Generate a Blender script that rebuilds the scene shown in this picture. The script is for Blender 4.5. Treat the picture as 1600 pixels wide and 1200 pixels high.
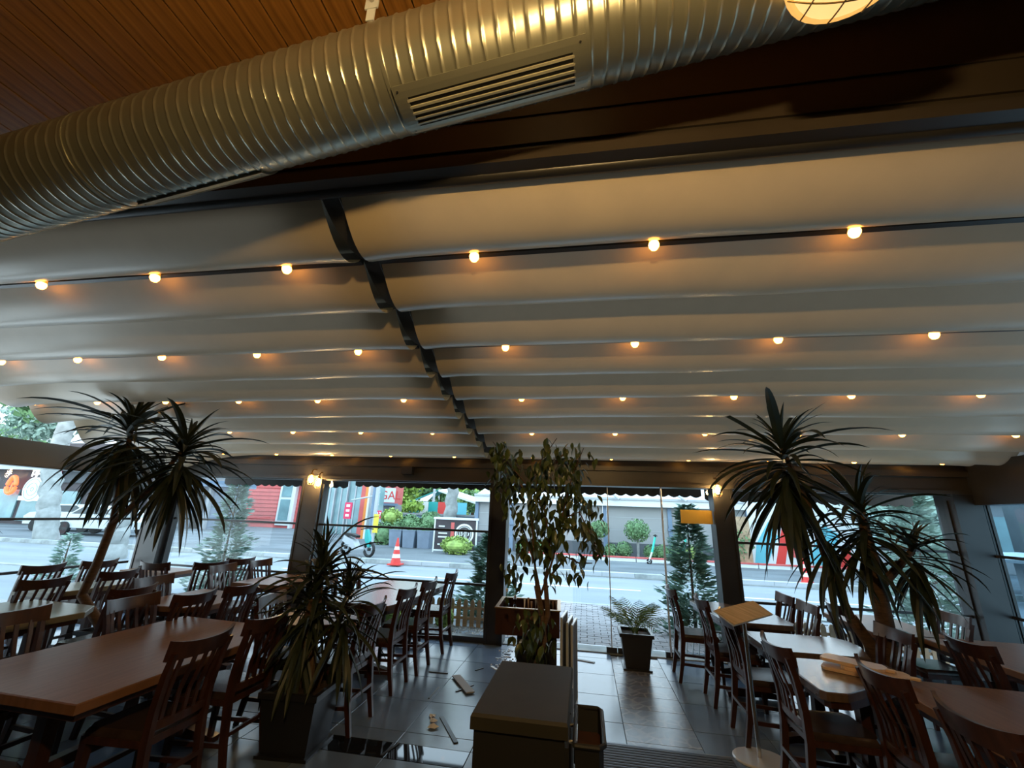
import bpy, math, random
import numpy as np
from mathutils import Vector, Matrix
random.seed(7)
R = math.radians
sc = bpy.context.scene
for o in list(bpy.data.objects): bpy.data.objects.remove(o)
col = sc.collection

# ---------------------------------------------------------------- camera
F_PX, PITCH, ROLL, YAW, CAM_H = 666.56, R(16.984), R(2.0872), R(-9.918), 1.75
cy_, sy_ = math.cos(YAW), math.sin(YAW)
FW = Vector((sy_*math.cos(PITCH), cy_*math.cos(PITCH), math.sin(PITCH)))
r0 = Vector((cy_, -sy_, 0)); u0 = r0.cross(FW)
RT = math.cos(ROLL)*r0 + math.sin(ROLL)*u0
UP = -math.sin(ROLL)*r0 + math.cos(ROLL)*u0
camd = bpy.data.cameras.new('camera'); cam = bpy.data.objects.new('camera', camd); col.objects.link(cam)
camd.sensor_width = 36; camd.lens = F_PX/1600*36; camd.clip_start = .05; camd.clip_end = 300
m = Matrix((RT, UP, -FW)).transposed().to_4x4(); m.translation = (0, 0, CAM_H); cam.matrix_world = m
sc.camera = cam
def at(x, y, Y):                       # the point of the photograph's ray at distance Y from the camera's wall
    d = FW*F_PX + RT*(x-800) - UP*(y-600); t = Y/d.y
    return Vector((d.x*t, Y, CAM_H+d.z*t))
def atz(x, y, z=0):
    d = FW*F_PX + RT*(x-800) - UP*(y-600); t = (z-CAM_H)/d.z
    return Vector((d.x*t, d.y*t, z))

# ---------------------------------------------------------------- world, exposure
w = bpy.data.worlds.new('sky'); sc.world = w; w.use_nodes = True
nt = w.node_tree; bg = nt.nodes['Background']
tc = nt.nodes.new('ShaderNodeTexCoord'); sp = nt.nodes.new('ShaderNodeSeparateXYZ'); rp = nt.nodes.new('ShaderNodeValToRGB')
nt.links.new(tc.outputs['Generated'], sp.inputs[0]); nt.links.new(sp.outputs['Z'], rp.inputs[0]); nt.links.new(rp.outputs[0], bg.inputs[0])
rp.color_ramp.elements[0].color = (.80, .93, 1, 1); rp.color_ramp.elements[1].color = (.52, .76, 1, 1)
bg.inputs[1].default_value = 2.1
sc.view_settings.view_transform = 'Standard'; sc.view_settings.look = 'None'; sc.view_settings.gamma = 1
sc.view_settings.exposure = 1.0
try: sc.view_settings.use_curve_mapping = False
except Exception: pass
sc.cycles.use_denoising = True
sc.cycles.max_bounces = 8; sc.cycles.diffuse_bounces = 4; sc.cycles.glossy_bounces = 4; sc.cycles.transparent_max_bounces = 16
sc.cycles.sample_clamp_indirect = 4.0
sc.cycles.caustics_reflective = False; sc.cycles.caustics_refractive = False
BULB_E, LAMP_E, ROOM_LAMP_E, LANTERN_E = 12.0, .6, 600.0, 130.0

# ---------------------------------------------------------------- materials
M = {}
def mat(name, c, rough=.5, metal=0.0, var=0.0, scale=8.0, bump=0.0, stretch=None, emit=None, es=1.0, spec=None, c2=None, coat=0.0):
    m = bpy.data.materials.new(name); m.use_nodes = True
    n = m.node_tree; b = n.nodes['Principled BSDF']
    b.inputs['Base Color'].default_value = (*c, 1); b.inputs['Roughness'].default_value = rough; b.inputs['Metallic'].default_value = metal
    if spec is not None: b.inputs['Specular IOR Level'].default_value = spec
    if coat: b.inputs['Coat Weight'].default_value = coat; b.inputs['Coat Roughness'].default_value = .15
    if var or bump or c2:
        t = n.nodes.new('ShaderNodeTexCoord'); mp = n.nodes.new('ShaderNodeMapping'); no = n.nodes.new('ShaderNodeTexNoise')
        no.inputs['Scale'].default_value = scale; no.inputs['Detail'].default_value = 5
        if stretch: mp.inputs['Scale'].default_value = stretch
        n.links.new(t.outputs['Object'], mp.inputs[0]); n.links.new(mp.outputs[0], no.inputs[0])
        if var or c2:
            r = n.nodes.new('ShaderNodeValToRGB'); r.color_ramp.elements[0].position = .3; r.color_ramp.elements[1].position = .7
            d = c2 if c2 else tuple(min(1, k*(1+var)) for k in c)
            a = c if c2 else tuple(k*(1-var) for k in c)
            r.color_ramp.elements[0].color = (*a, 1); r.color_ramp.elements[1].color = (*d, 1)
            n.links.new(no.outputs['Fac'], r.inputs[0]); n.links.new(r.outputs[0], b.inputs['Base Color'])
        if bump:
            bp = n.nodes.new('ShaderNodeBump'); bp.inputs['Strength'].default_value = bump; bp.inputs['Distance'].default_value = .01
            n.links.new(no.outputs['Fac'], bp.inputs['Height']); n.links.new(bp.outputs[0], b.inputs['Normal'])
    if emit:
        b.inputs['Emission Color'].default_value = (*emit, 1); b.inputs['Emission Strength'].default_value = es
    M[name] = m; return m
mat('dark_metal', (.022,.021,.020), .38, .0, .25, 3, .02)
mat('fascia_metal', (.036,.028,.02), .36, .0, .2, 2, .02)
mat('brown_metal', (.05,.043,.034), .36, .0, .2, 2, .02)
mat('fabric', (.47,.37,.225), .36, 0, .07, 3.5, .03, spec=.8, coat=.12)
def translucent_fabric():
    n = M['fabric'].node_tree; b = n.nodes['Principled BSDF']; o = n.nodes['Material Output']
    t = n.nodes.new('ShaderNodeBsdfTranslucent'); t.inputs[0].default_value = (.85,.62,.42,1); mx = n.nodes.new('ShaderNodeMixShader'); mx.inputs[0].default_value = .035
    n.links.new(b.outputs[0], mx.inputs[1]); n.links.new(t.outputs[0], mx.inputs[2]); n.links.new(mx.outputs[0], o.inputs[0])
translucent_fabric()
mat('hem', (.035,.03,.026), .7, 0, .2, 8)
mat('wood_ceiling', (.15,.062,.012), .38, 0, 0, 5, .1, (10,.6,10), c2=(.30,.135,.03))
mat('slat_metal', (.45,.41,.29), .45, .4)
mat('duct', (.31,.305,.235), .33, .75, .12, 2, .03)
mat('floor_tile', (.12,.165,.23), .20, 0, .18, 1.6, .02)
mat('grout', (.02,.02,.02), .8)
mat('black_tile', (.01,.012,.014), .04, 0)
mat('table_wood', (.15,.068,.028), .42, 0, 0, 4, .05, (9,.8,1), c2=(.20,.098,.045), spec=.28)
mat('table_gloss', (.08,.05,.035), .24, 0, 0, 4, .05, (9,.8,1), c2=(.12,.075,.05), spec=.9)
mat('table_green', (.20,.17,.10), .30, 0, .12, 4, .03, (9,.8,1))
mat('chair_wood', (.045,.016,.009), .30, 0, .35, 6, .04, (4,4,1))
mat('leather', (.04,.025,.02), .26, 0, .3, 12, .08)
mat('black_leather', (.018,.016,.009), .7, 0, .3, 6, .1)
mat('leaf', (.017,.026,.008), .5, 0, .4, 6)
mat('leaf_dry', (.16,.12,.04), .5, 0, .3, 6)
mat('leaf_ficus', (.055,.08,.018), .35, 0, .4, 10)
mat('leaf_palm', (.11,.20,.04), .45, 0, .35, 8)
mat('bark', (.10,.055,.028), .8, 0, .35, 14, .5, (1,1,4))
mat('bark_pale', (.30,.32,.31), .8, 0, .3, 3, .4)
mat('pot', (.015,.015,.018), .35, 0, .15, 4)
mat('soil', (.05,.03,.018), .95, 0, .4, 30, .6)
mat('chrome', (.55,.52,.47), .22, 1)
mat('white_metal', (.62,.64,.66), .3, .2)
mat('copper', (.35,.22,.08), .35, .8)
mat('menu', (.72,.50,.28), .5, 0, 0, 5, .05, (1,9,1), c2=(.50,.32,.15))
mat('paper', (.75,.74,.70), .7)
mat('board_wood', (.62,.42,.26), .45, 0, .15, 6, .05, (1,8,1))
mat('mat_rubber', (.018,.018,.02), .7)
mat('mat_alu', (.10,.10,.11), .4, .6)
mat('amber_sign', (.55,.36,.06), .5)
# outdoors
mat('asphalt', (.235,.265,.285), .85, 0, .12, 1.2, .1, (.3,1,1))
mat('asphalt_dark', (.13,.15,.16), .85, 0, .35, .7, .1, (.4,1,1))
mat('curb', (.34,.37,.36), .8, 0, .25, 4)
mat('paver', (.29,.275,.275), .8, 0, .22, 2.5)
mat('road_paint', (.75,.78,.78), .7)
mat('gravel', (.42,.42,.40), .9, 0, .45, 30, .8)
mat('picket', (.42,.30,.19), .8, 0, .3, 5)
mat('shrub', (.14,.26,.11), .7, 0, .45, 5)
mat('shrub_lime', (.30,.42,.10), .7, 0, .35, 5)
mat('conifer', (.22,.33,.27), .8, 0, .4, 5)
mat('conifer_dark', (.15,.26,.20), .8, 0, .4, 5)
mat('tree_lime', (.27,.40,.07), .7, 0, .45, 3)
mat('tree_green', (.13,.25,.10), .7, 0, .45, 2)
mat('tarp', (.34,.345,.34), .75, 0, .06, .6, .05)
mat('tarp_dark', (.10,.11,.12), .8)
mat('white_paint', (.74,.78,.78), .5)
mat('blue_grey', (.16,.23,.32), .6, 0, .12, 2)
mat('dark_shop', (.05,.04,.045), .6, 0, .3, 1)
mat('red_clap', (.62,.12,.11), .65, 0, .10, 1.5)
mat('red', (.70,.05,.04), .5); mat('orange', (.80,.28,.05), .5)
mat('pink_red', (.72,.04,.12), .5)
mat('teal', (.02,.35,.33), .5); mat('mint', (.05,.60,.45), .4)
mat('sky_teal', (.14,.52,.62), .6); mat('white', (.8,.82,.82), .6); mat('yellow', (.75,.60,.06), .5)
mat('grey', (.25,.26,.27), .6, 0, .1, 2); mat('light_grey', (.45,.48,.50), .6, 0, .1, 1)
mat('black', (.007,.007,.007), .6); mat('planter_blue', (.20,.25,.32), .6, 0, .1, 3)
mat('car_paint', (.6,.66,.68), .2, 0, coat=.6); mat('car_glass', (.03,.05,.06), .08)
mat('far_glass', (.22,.36,.38), .2, 0, .2, 1)
mat('neon', (.8,.1,.03), .5, emit=(1,.12,.04), es=1.6)
mat('lit_sign', (.6,.75,.8), .5, emit=(.7,.92,1), es=.45)
mat('lit_white', (.8,.8,.8), .5, emit=(1,1,1), es=.9)
mat('bulb', (.9,.5,.1), .4, emit=(1,.40,.05), es=BULB_E)
mat('bulb_cap', (.55,.25,.05), .4, emit=(1,.36,.04), es=.45)  # emission imitates the bulb's amber light falling on its socket
mat('lamp_glass', (.9,.6,.3), .4, emit=(1,.60,.20), es=LAMP_E)
mat('room_lamp_glass', (.9,.6,.3), .4, emit=(1,.66,.27), es=ROOM_LAMP_E)
mat('lantern_bulb', (.9,.6,.3), .4, emit=(1,.62,.24), es=LANTERN_E)
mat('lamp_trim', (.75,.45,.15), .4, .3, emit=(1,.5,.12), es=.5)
mat('shade_glow', (.8,.5,.2), .4, emit=(1,.7,.25), es=.8)
def glass_mat(name, tint, refl=1.0):
    m = bpy.data.materials.new(name); m.use_nodes = True; n = m.node_tree; n.nodes.clear()
    o = n.nodes.new('ShaderNodeOutputMaterial'); mx = n.nodes.new('ShaderNodeMixShader'); t = n.nodes.new('ShaderNodeBsdfTransparent')
    g = n.nodes.new('ShaderNodeBsdfGlossy'); fr = n.nodes.new('ShaderNodeFresnel'); mu = n.nodes.new('ShaderNodeMath'); mu.operation = 'MULTIPLY'
    fr.inputs[0].default_value = 1.45; mu.inputs[1].default_value = refl; g.inputs['Roughness'].default_value = .02
    t.inputs[0].default_value = (*tint, 1)
    ge = n.nodes.new('ShaderNodeNewGeometry'); iv = n.nodes.new('ShaderNodeMath'); iv.operation = 'SUBTRACT'; iv.inputs[0].default_value = 1; m2 = n.nodes.new('ShaderNodeMath'); m2.operation = 'MULTIPLY'
    n.links.new(ge.outputs['Backfacing'], iv.inputs[1]); n.links.new(iv.outputs[0], m2.inputs[0])
    n.links.new(fr.outputs[0], mu.inputs[0]); n.links.new(mu.outputs[0], m2.inputs[1]); n.links.new(m2.outputs[0], mx.inputs[0]); n.links.new(t.outputs[0], mx.inputs[1]); n.links.new(g.outputs[0], mx.inputs[2])
    n.links.new(mx.outputs[0], o.inputs[0]); M[name] = m
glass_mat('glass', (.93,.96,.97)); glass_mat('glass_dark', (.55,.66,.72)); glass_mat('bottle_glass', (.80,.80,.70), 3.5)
# patterned tile: pale petals and rings on grey
def pattern_tile():
    m = mat('decor_tile', (.13,.12,.115), .26)
    n = m.node_tree; b = n.nodes['Principled BSDF']
    t = n.nodes.new('ShaderNodeTexCoord'); v = n.nodes.new('ShaderNodeTexVoronoi'); v.feature = 'DISTANCE_TO_EDGE'; v.inputs['Scale'].default_value = 8
    r = n.nodes.new('ShaderNodeValToRGB'); r.color_ramp.elements[0].position = .04; r.color_ramp.elements[1].position = .11
    r.color_ramp.elements[0].color = (.24,.22,.21,1); r.color_ramp.elements[1].color = (.12,.12,.125,1)
    no = n.nodes.new('ShaderNodeTexNoise'); no.inputs['Scale'].default_value = 2.2; mx = n.nodes.new('ShaderNodeMix'); mx.data_type = 'RGBA'
    mx.inputs[6].default_value = (.14,.16,.19,1)
    rr = n.nodes.new('ShaderNodeValToRGB'); rr.color_ramp.elements[0].position = .35; rr.color_ramp.elements[1].position = .55
    n.links.new(t.outputs['Object'], v.inputs[0]); n.links.new(v.outputs['Distance'], r.inputs[0]); n.links.new(t.outputs['Object'], no.inputs[0])
    n.links.new(no.outputs['Fac'], rr.inputs[0]); n.links.new(rr.outputs[0], mx.inputs[0]); n.links.new(r.outputs[0], mx.inputs[7]); n.links.new(mx.outputs[2], b.inputs['Base Color'])
pattern_tile()

# ---------------------------------------------------------------- helpers
class MB:
    def __init__(s): s.v = []; s.f = []
    def add(s, vs, fs):
        k = len(s.v); s.v += [tuple(p) for p in vs]; s.f += [tuple(i+k for i in q) for q in fs]; return s
    def box(s, c, d, rz=0, rx=0):
        mt = Matrix.Rotation(rz, 3, 'Z') @ Matrix.Rotation(rx, 3, 'X'); c = Vector(c)
        vs = [c + mt @ Vector((d[0]*i/2, d[1]*j/2, d[2]*k/2)) for k in (-1,1) for i, j in ((-1,-1),(1,-1),(1,1),(-1,1))]
        return s.add(vs, [(3,2,1,0),(4,5,6,7),(0,1,5,4),(1,2,6,5),(2,3,7,6),(3,0,4,7)])
    def b2(s, x0, x1, y0, y1, z0, z1): return s.box(((x0+x1)/2,(y0+y1)/2,(z0+z1)/2), (x1-x0,y1-y0,z1-z0))
    def prism(s, poly, z0, z1, ins=0):
        n = len(poly); cx = sum(p[0] for p in poly)/n; cy = sum(p[1] for p in poly)/n
        vs = [(p[0],p[1],z0) for p in poly] + [(p[0],p[1],z1-ins) for p in poly]; fs = [tuple(range(n))[::-1]]
        for i in range(n): fs.append((i,(i+1)%n,n+(i+1)%n,n+i))
        if ins:
            vs += [(p[0]+(cx-p[0])*ins/max(.05,math.hypot(cx-p[0],cy-p[1])), p[1]+(cy-p[1])*ins/max(.05,math.hypot(cx-p[0],cy-p[1])), z1) for p in poly]
            for i in range(n): fs.append((n+i,n+(i+1)%n,2*n+(i+1)%n,2*n+i))
            fs.append(tuple(2*n+i for i in range(n)))
        else: fs.append(tuple(n+i for i in range(n)))
        return s.add(vs, fs)
    def sweep(s, path, wd, ht, up=(0,0,1)):
        path = [Vector(p) for p in path]; n = len(path); up = Vector(up); vs = []
        for i, p in enumerate(path):
            t = (path[min(i+1,n-1)]-path[max(i-1,0)]).normalized(); sd = t.cross(up).normalized(); u = sd.cross(t)
            a = wd[i] if isinstance(wd,(list,tuple)) else wd; b = ht[i] if isinstance(ht,(list,tuple)) else ht
            vs += [p-sd*a/2-u*b/2, p+sd*a/2-u*b/2, p+sd*a/2+u*b/2, p-sd*a/2+u*b/2]
        fs = [(0,3,2,1), tuple(4*(n-1)+k for k in range(4))]
        for i in range(n-1):
            for k in range(4): fs.append((4*i+k, 4*i+(k+1)%4, 4*i+4+(k+1)%4, 4*i+4+k))
        return s.add(vs, fs)
    def tube(s, path, r, n=8, cap=True):
        path = [Vector(p) for p in path]; N = len(path); vs = []
        ref = Vector((0,0,1)) if abs((path[-1]-path[0]).normalized().z) < .9 else Vector((0,1,0))
        for i, p in enumerate(path):
            t = (path[min(i+1,N-1)]-path[max(i-1,0)]).normalized(); a = t.cross(ref).normalized(); b = a.cross(t)
            q = r[i] if isinstance(r,(list,tuple)) else r
            vs += [p + (a*math.cos(2*math.pi*k/n)+b*math.sin(2*math.pi*k/n))*q for k in range(n)]
        fs = [(n*i+k, n*i+(k+1)%n, n*i+n+(k+1)%n, n*i+n+k) for i in range(N-1) for k in range(n)]
        if cap: fs += [tuple(range(n))[::-1], tuple(n*(N-1)+k for k in range(n))]
        return s.add(vs, fs)
    def lathe(s, prof, n=16, c=(0,0,0)):
        vs = [(c[0]+r*math.cos(2*math.pi*k/n), c[1]+r*math.sin(2*math.pi*k/n), c[2]+z) for r, z in prof for k in range(n)]
        fs = [(n*i+k, n*i+(k+1)%n, n*i+n+(k+1)%n, n*i+n+k) for i in range(len(prof)-1) for k in range(n)]
        return s.add(vs, fs + [tuple(range(n))[::-1], tuple(n*(len(prof)-1)+k for k in range(n))])
    def mesh(s, name, m, smooth=False):
        me = bpy.data.meshes.new(name); me.from_pydata(s.v, [], s.f); me.materials.append(M[m] if isinstance(m,str) else m)
        if smooth:
            me.polygons.foreach_set('use_smooth', [True]*len(me.polygons))
            try: me.set_sharp_from_angle(angle=R(40))
            except Exception: pass
        me.update(); return me
    def build(s, name, m, parent=None, smooth=False, loc=None, rz=0):
        o = bpy.data.objects.new(name, s.mesh(name, m, smooth)); col.objects.link(o)
        if parent: o.parent = parent
        if loc is not None: o.location = loc
        if rz: o.rotation_euler.z = rz
        return o
def tag(o, label, cat, group=None, kind=None):
    o['label'] = label; o['category'] = cat
    if group: o['group'] = group
    if kind: o['kind'] = kind
    return o
def struct(o): o['kind'] = 'structure'; return o
def empty(name, loc=(0,0,0), rz=0, label=None, cat=None, group=None):
    o = bpy.data.objects.new(name, None); col.objects.link(o); o.location = loc; o.rotation_euler = (0,0,rz); o.empty_display_size = .1
    if label: tag(o, label, cat, group)
    return o
def inst(name, me, parent=None, loc=(0,0,0), rot=(0,0,0), scale=(1,1,1)):
    o = bpy.data.objects.new(name, me); col.objects.link(o); o.location = loc; o.rotation_euler = rot; o.scale = scale
    if parent: o.parent = parent
    return o
def copy_tree(o, parent=None):
    c = o.copy(); col.objects.link(c); c.parent = parent
    for ch in list(o.children): copy_tree(ch, c)
    return c

# ================================================================ STRUCTURE
WY = 6.72            # window wall
GX0, GX1 = -7.5, 5.0 # side walls
# --- floor
fl = struct(MB().b2(-8.6, 6.2, -4.2, 6.90, -.12, -.012).build('floor', 'grout'))
def tile_mesh(w, d, m): return MB().prism([(-w/2,-d/2),(w/2,-d/2),(w/2,d/2),(-w/2,d/2)], -.012, 0, .002).mesh('tile', m)
tm = tile_mesh(.596,.596,'floor_tile'); tmd = tile_mesh(.596,.321,'decor_tile'); tmb = tile_mesh(.596,.22,'black_tile'); tms = tile_mesh(.596,.175,'floor_tile')
xs = [.307+.6*k for k in range(-14, 9)]
for i, x in enumerate(xs):
    cx = x+.3
    if cx < -7.9 or cx > 5.3: continue
    ys = [4.03+.61*k for k in range(5)]
    for y in ys:
        if i == 14: continue
        if y+.305 > 6.85: continue
        inst('tile', tm, fl, (cx, y+.305, 0), scale=(1,1.012,1))
    if i == 14:
        for k in range(8): inst('tile', tmd, fl, (cx, 4.165+.325*k, 0))
    if -2.2 < cx < -.8: inst('tile', tmb, fl, (cx, 3.735, 0))
    else: inst('tile', tms, fl, (cx, 3.735, 0), scale=(1,1.25,1))
    inst('tile', tms, fl, (cx, 3.938, 0))
    for k in range(3 if -6 < cx < 4 else 2): inst('tile', tm, fl, (cx, 3.32-.6*k, 0))
# threshold strip under door
struct(MB().b2(-1.18, 1.8, 6.70, 6.98, -.05, .012).build('trim_1', 'curb'))
# --- pillars
for k, (x0, x1, y0, y1) in enumerate([(-7.50,-7.08,6.58,6.80), (-4.62,-4.30,6.62,6.86), (-1.42,-1.18,6.62,6.86), (1.80,2.04,6.62,6.86), (4.72,5.08,6.58,6.9)]):
    p = MB().b2(x0, x1, y0, y1, 0, 2.22); p.b2(x0-.012, x0+.02, y0-.012, y1, 0, 2.2); p.b2(x1-.02, x1+.012, y0-.012, y1, 0, 2.2)
    struct(p.build('trim_%d' % (k+2), 'dark_metal' if k != 1 else 'brown_metal'))
# --- front beam with its ledges
fb = MB().b2(-7.6, 5.12, 6.60, 6.88, 2.20, 2.52); fb.b2(-7.6, 5.12, 6.55, 6.62, 2.42, 2.50); fb.b2(-7.6, 5.12, 6.62, 6.88, 2.5, 2.63); fb.b2(-7.6, 5.12, 6.57, 6.61, 2.20, 2.25)
struct(fb.build('trim_7', 'brown_metal'))
# --- window bays
def bay(n, x0, x1):
    wn = empty('window_%d' % n, ((x0+x1)/2, WY, 0)); wn['kind'] = 'structure'
    hw = (x1-x0)/2
    MB().b2(-hw, hw, -.06, .06, 0, .07).build('sill', 'dark_metal', wn)
    MB().b2(-hw, hw, -.05, .05, 2.185, 2.2).build('head_rail', 'dark_metal', wn)
    for z in (.742, 1.485): MB().b2(-hw+.03, hw-.03, -.02, .02, z-.016, z+.016).build('rail', 'dark_metal', wn)
    for s in (-1, 1): MB().b2(s*hw-.03 if s > 0 else -hw, s*hw if s > 0 else -hw+.03, -.05, .05, .07, 2.12).build('side_channel', 'dark_metal', wn)
    for z0, z1 in ((.07,.727),(.757,1.47),(1.5,2.185)): MB().b2(-hw+.03, hw-.03, -.004, .004, z0, z1).build('pane', 'glass', wn)
bay(1, -7.04, -4.62); bay(2, -4.30, -1.42); bay(3, 2.04, 4.72)
# side walls: rails, posts, panes along Y
def side_bay(n, x, y0, y1, gm):
    wn = empty('window_%d' % n, (x, (y0+y1)/2, 0)); wn['kind'] = 'structure'; h = (y1-y0)/2
    MB().b2(-.06, .06, -h, h, 0, .07).build('sill', 'dark_metal', wn)
    for z in (.78, 1.46): MB().b2(-.02, .02, -h, h, z-.017, z+.017).build('rail', 'dark_metal', wn)
    for z0, z1 in ((.07,.763),(.797,1.443),(1.477,2.14)): MB().b2(-.004, .004, -h, h, z0, z1).build('pane', gm, wn)
side_bay(4, GX0, 3.5, 6.5, 'glass'); side_bay(5, GX0, 1.7, 3.38, 'glass')
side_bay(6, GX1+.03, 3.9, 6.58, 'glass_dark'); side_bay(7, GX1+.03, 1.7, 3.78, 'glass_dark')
for k, (x, y) in enumerate([(GX0,3.44),(GX0,1.64),(GX1+.03,3.84),(GX1+.03,1.64)]):
    struct(MB().b2(x-.06, x+.06, y-.06, y+.06, 0, 2.2).build('trim_%d' % (k+10), 'dark_metal'))
sb = MB().b2(GX0-.12, GX0+.10, 1.6, 6.6, 2.14, 2.48); sb.b2(GX0+.08, GX0+.13, 1.6, 6.6, 2.16, 2.20)
struct(sb.build('trim_14', 'brown_metal'))
sb = MB().b2(GX1-.06, GX1+.14, 1.6, 6.6, 2.07, 2.60); struct(sb.build('trim_15', 'dark_metal'))
sb = MB().add([(GX1+.02,1.6,2.60),(GX1+.02,6.6,2.60),(GX1+.02,6.6,2.62),(GX1+.02,1.6,3.45),(GX1+.08,1.6,2.60),(GX1+.08,6.6,2.60),(GX1+.08,6.6,2.62),(GX1+.08,1.6,3.45)],
   [(0,1,2,3),(7,6,5,4),(0,3,7,4),(3,2,6,7),(1,5,6,2),(0,4,5,1)]); struct(sb.build('trim_16', 'dark_metal'))
# --- fascia wall over the canopy's start (inner building edge)
fa = MB().b2(-8.6, 6.2, 1.66, 1.80, 3.40, 5.3)
for z, h_, d in ((3.52,.03,.012),(3.70,.02,.008)): fa.b2(-8.6, 6.2, 1.66-d, 1.67, z-h_/2, z+h_/2)
fa.b2(-8.6, 6.2, 1.60, 1.70, 3.36, 3.42)
struct(fa.build('trim_17', 'fascia_metal'))
gt = MB().tube([(-8.6,1.70,3.375),(6.2,1.70,3.375)], .035, 12); struct(gt.build('trim_18', 'dark_metal', smooth=True))
# --- inner room shell behind the camera
struct(MB().b2(-8.6, 6.2, -4.3, -4.15, -.05, 5.3).build('wall_back', 'dark_shop'))
struct(MB().b2(-8.7, -8.55, -4.2, 1.7, -.05, 5.3).build('wall_left', 'dark_shop'))
struct(MB().b2(6.05, 6.2, -4.2, 1.7, -.05, 5.3).build('wall_right', 'dark_shop'))
struct(MB().b2(-8.6, GX0-.1, 1.60, 1.75, 0, 5.3).build('wall_end_left', 'dark_shop'))
struct(MB().b2(GX1+.1, 6.2, 1.60, 1.75, 0, 5.3).build('wall_end_right', 'dark_shop'))
# --- sloping plank ceiling
SL = .131/.991
def ceil_z(x): return 3.431+SL*(x+1)+.42
cl = MB().add([(x, y, ceil_z(x)+dz) for dz in (.03,.09) for x, y in ((-8.6,-4.2),(6.2,-4.2),(6.2,1.66),(-8.6,1.66))], [(3,2,1,0),(4,5,6,7),(0,1,5,4),(1,2,6,5),(2,3,7,6),(3,0,4,7)])
cl = struct(cl.build('ceiling', 'black'))
pk = MB().prism([(-.0595,-2.9),(.0595,-2.9),(.0595,2.9),(-.0595,2.9)], 0, .02).mesh('plank', 'wood_ceiling')
k = 0; x = -8.5
while x < 6.1:
    inst('plank', pk, cl, (x, -1.25, ceil_z(x)+random.uniform(0,.004)), (0, -math.atan(SL), 0)); x += .1245

# ================================================================ CANOPY
def zb(y): return 3.30-.165*(y-2.2)
BY = [1.70, 2.22, 2.74, 3.26, 3.76, 4.26, 4.76, 5.27, 5.78, 6.28, 6.60]
BULB_BARS = [2.22, 3.26, 4.26, 5.27, 6.28]
def canopy(name, x0, x1, label, sagx):
    root = empty(name, ((x0+x1)/2, 1.7, 3.3), 0, label, 'canopy')
    ox, oy, oz = root.location
    nx = 40; xsn = [x0+(x1-x0)*i/nx for i in range(nx+1)]
    rows = []
    for a, b in zip(BY[:-1], BY[1:]):
        L = b-a; s = .15 if L > .4 else .05
        for j in range(14 if b == BY[-1] else 13):
            u = j/13 if b == BY[-1] else j/13.0
            rows.append((a+L*u, u, s))
    vs = []
    for y, u, s in rows:
        for x in xsn:
            e = min(x-x0, x1-x)
            edge = math.exp(-e/.12)*.012
            k = 1+.035*math.sin(x*1.7+y*2.1)+.015*math.sin(x*5.1+y)
            v_ = u**1.22; z = zb(y)+.02 - 4*s*k*v_*(1-v_) - edge*(1 if 0 < u < 1 else 0)
            if sagx and y > 3.2 and x < x0+1.6: z -= .10*((1.6-(x-x0))/1.6)**2*(y-3.2)*(.6+.4*math.sin(y*9))
            vs.append((x-ox, y-oy, z-oz))
    n = nx+1; fs = [(r*n+i, r*n+i+1, r*n+n+i+1, r*n+n+i) for r in range(len(rows)-1) for i in range(nx)]
    MB().add(vs, fs).build('fabric', 'fabric', root, True)
    for y in BY:
        if y in (1.70,): continue
        hb = .05 if y in BULB_BARS else .02
        MB().b2(x0-ox, x1-ox, y-.02-oy, y+.02-oy, zb(y)-hb+.025-oz, zb(y)+.045-oz).build('cross_bar', 'dark_metal', root)
    return root
canopy('canopy', -7.08, -1.405, 'taupe scalloped canvas canopy on the side of the big left-hand yucca, with drooping outer edge', True)
canopy('canopy', -1.285, 4.99, 'taupe scalloped canvas canopy over the door and the menu stand', False)
# dark rail and hem between the two canvases
tr = empty('canopy_track', (-1.345, 1.7, 3.3), 0, 'dark scalloped centre rail running down between the two canvases', 'rail')
t = MB(); t.sweep([(0,0,zb(1.7)+.10-3.3),(0,4.9,zb(6.6)+.10-3.3)], .70, .05); t.sweep([(0,0,zb(1.7)+.05-3.3),(0,4.9,zb(6.6)+.05-3.3)], .09, .07); t.build('rail', 'dark_metal', tr)
for a, b in zip(BY[:-1], BY[1:]):
    L = b-a; s = .06 if L > .4 else .03; path = []
    for j in range(11):
        u = j/10; y = a+L*u; path.append((0, y-1.7, zb(y)+.0-4*s*u*(1-u)-3.3))
    MB().sweep(path, .10, .006, (0,0,1)).build('hem', 'hem', tr, True)
# bulbs
bulb_me = MB().lathe([(.004,-.072),(.018,-.068),(.028,-.052),(.030,-.040),(.026,-.026),(.018,-.016)], 14).mesh('globe', 'bulb', True)
cap_me = MB().lathe([(.022,-.030),(.026,-.015),(.023,.015),(.012,.03)], 12).mesh('socket', 'bulb_cap', True)
RPX = [([63,241,448,741,1022,1336], [461,449,434,416,399,380]), ([3,122,253,402,560,790,992,1216,1460], [571,569,567,561,557,551,546,540,535]),
       ([56,154,260,374,497,631,815,973,1147,1331,1534], [630]*11), ([359,458,564,676,831,961,1101,1247,1408,1585], [680]*10),
       ([349,432,519,611,710,833,955,1075,1200,1332,1468], [715]*11)]
ORD = ['first','second','third','fourth','fifth','sixth','seventh','eighth','ninth','tenth','eleventh']
NAMES = ['nearest bar, under the duct', 'second bar from the duct', 'middle bar', 'fourth bar from the duct', 'last bar, closest to the windows']
FIXDZ = {0:0}
proto = None
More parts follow.
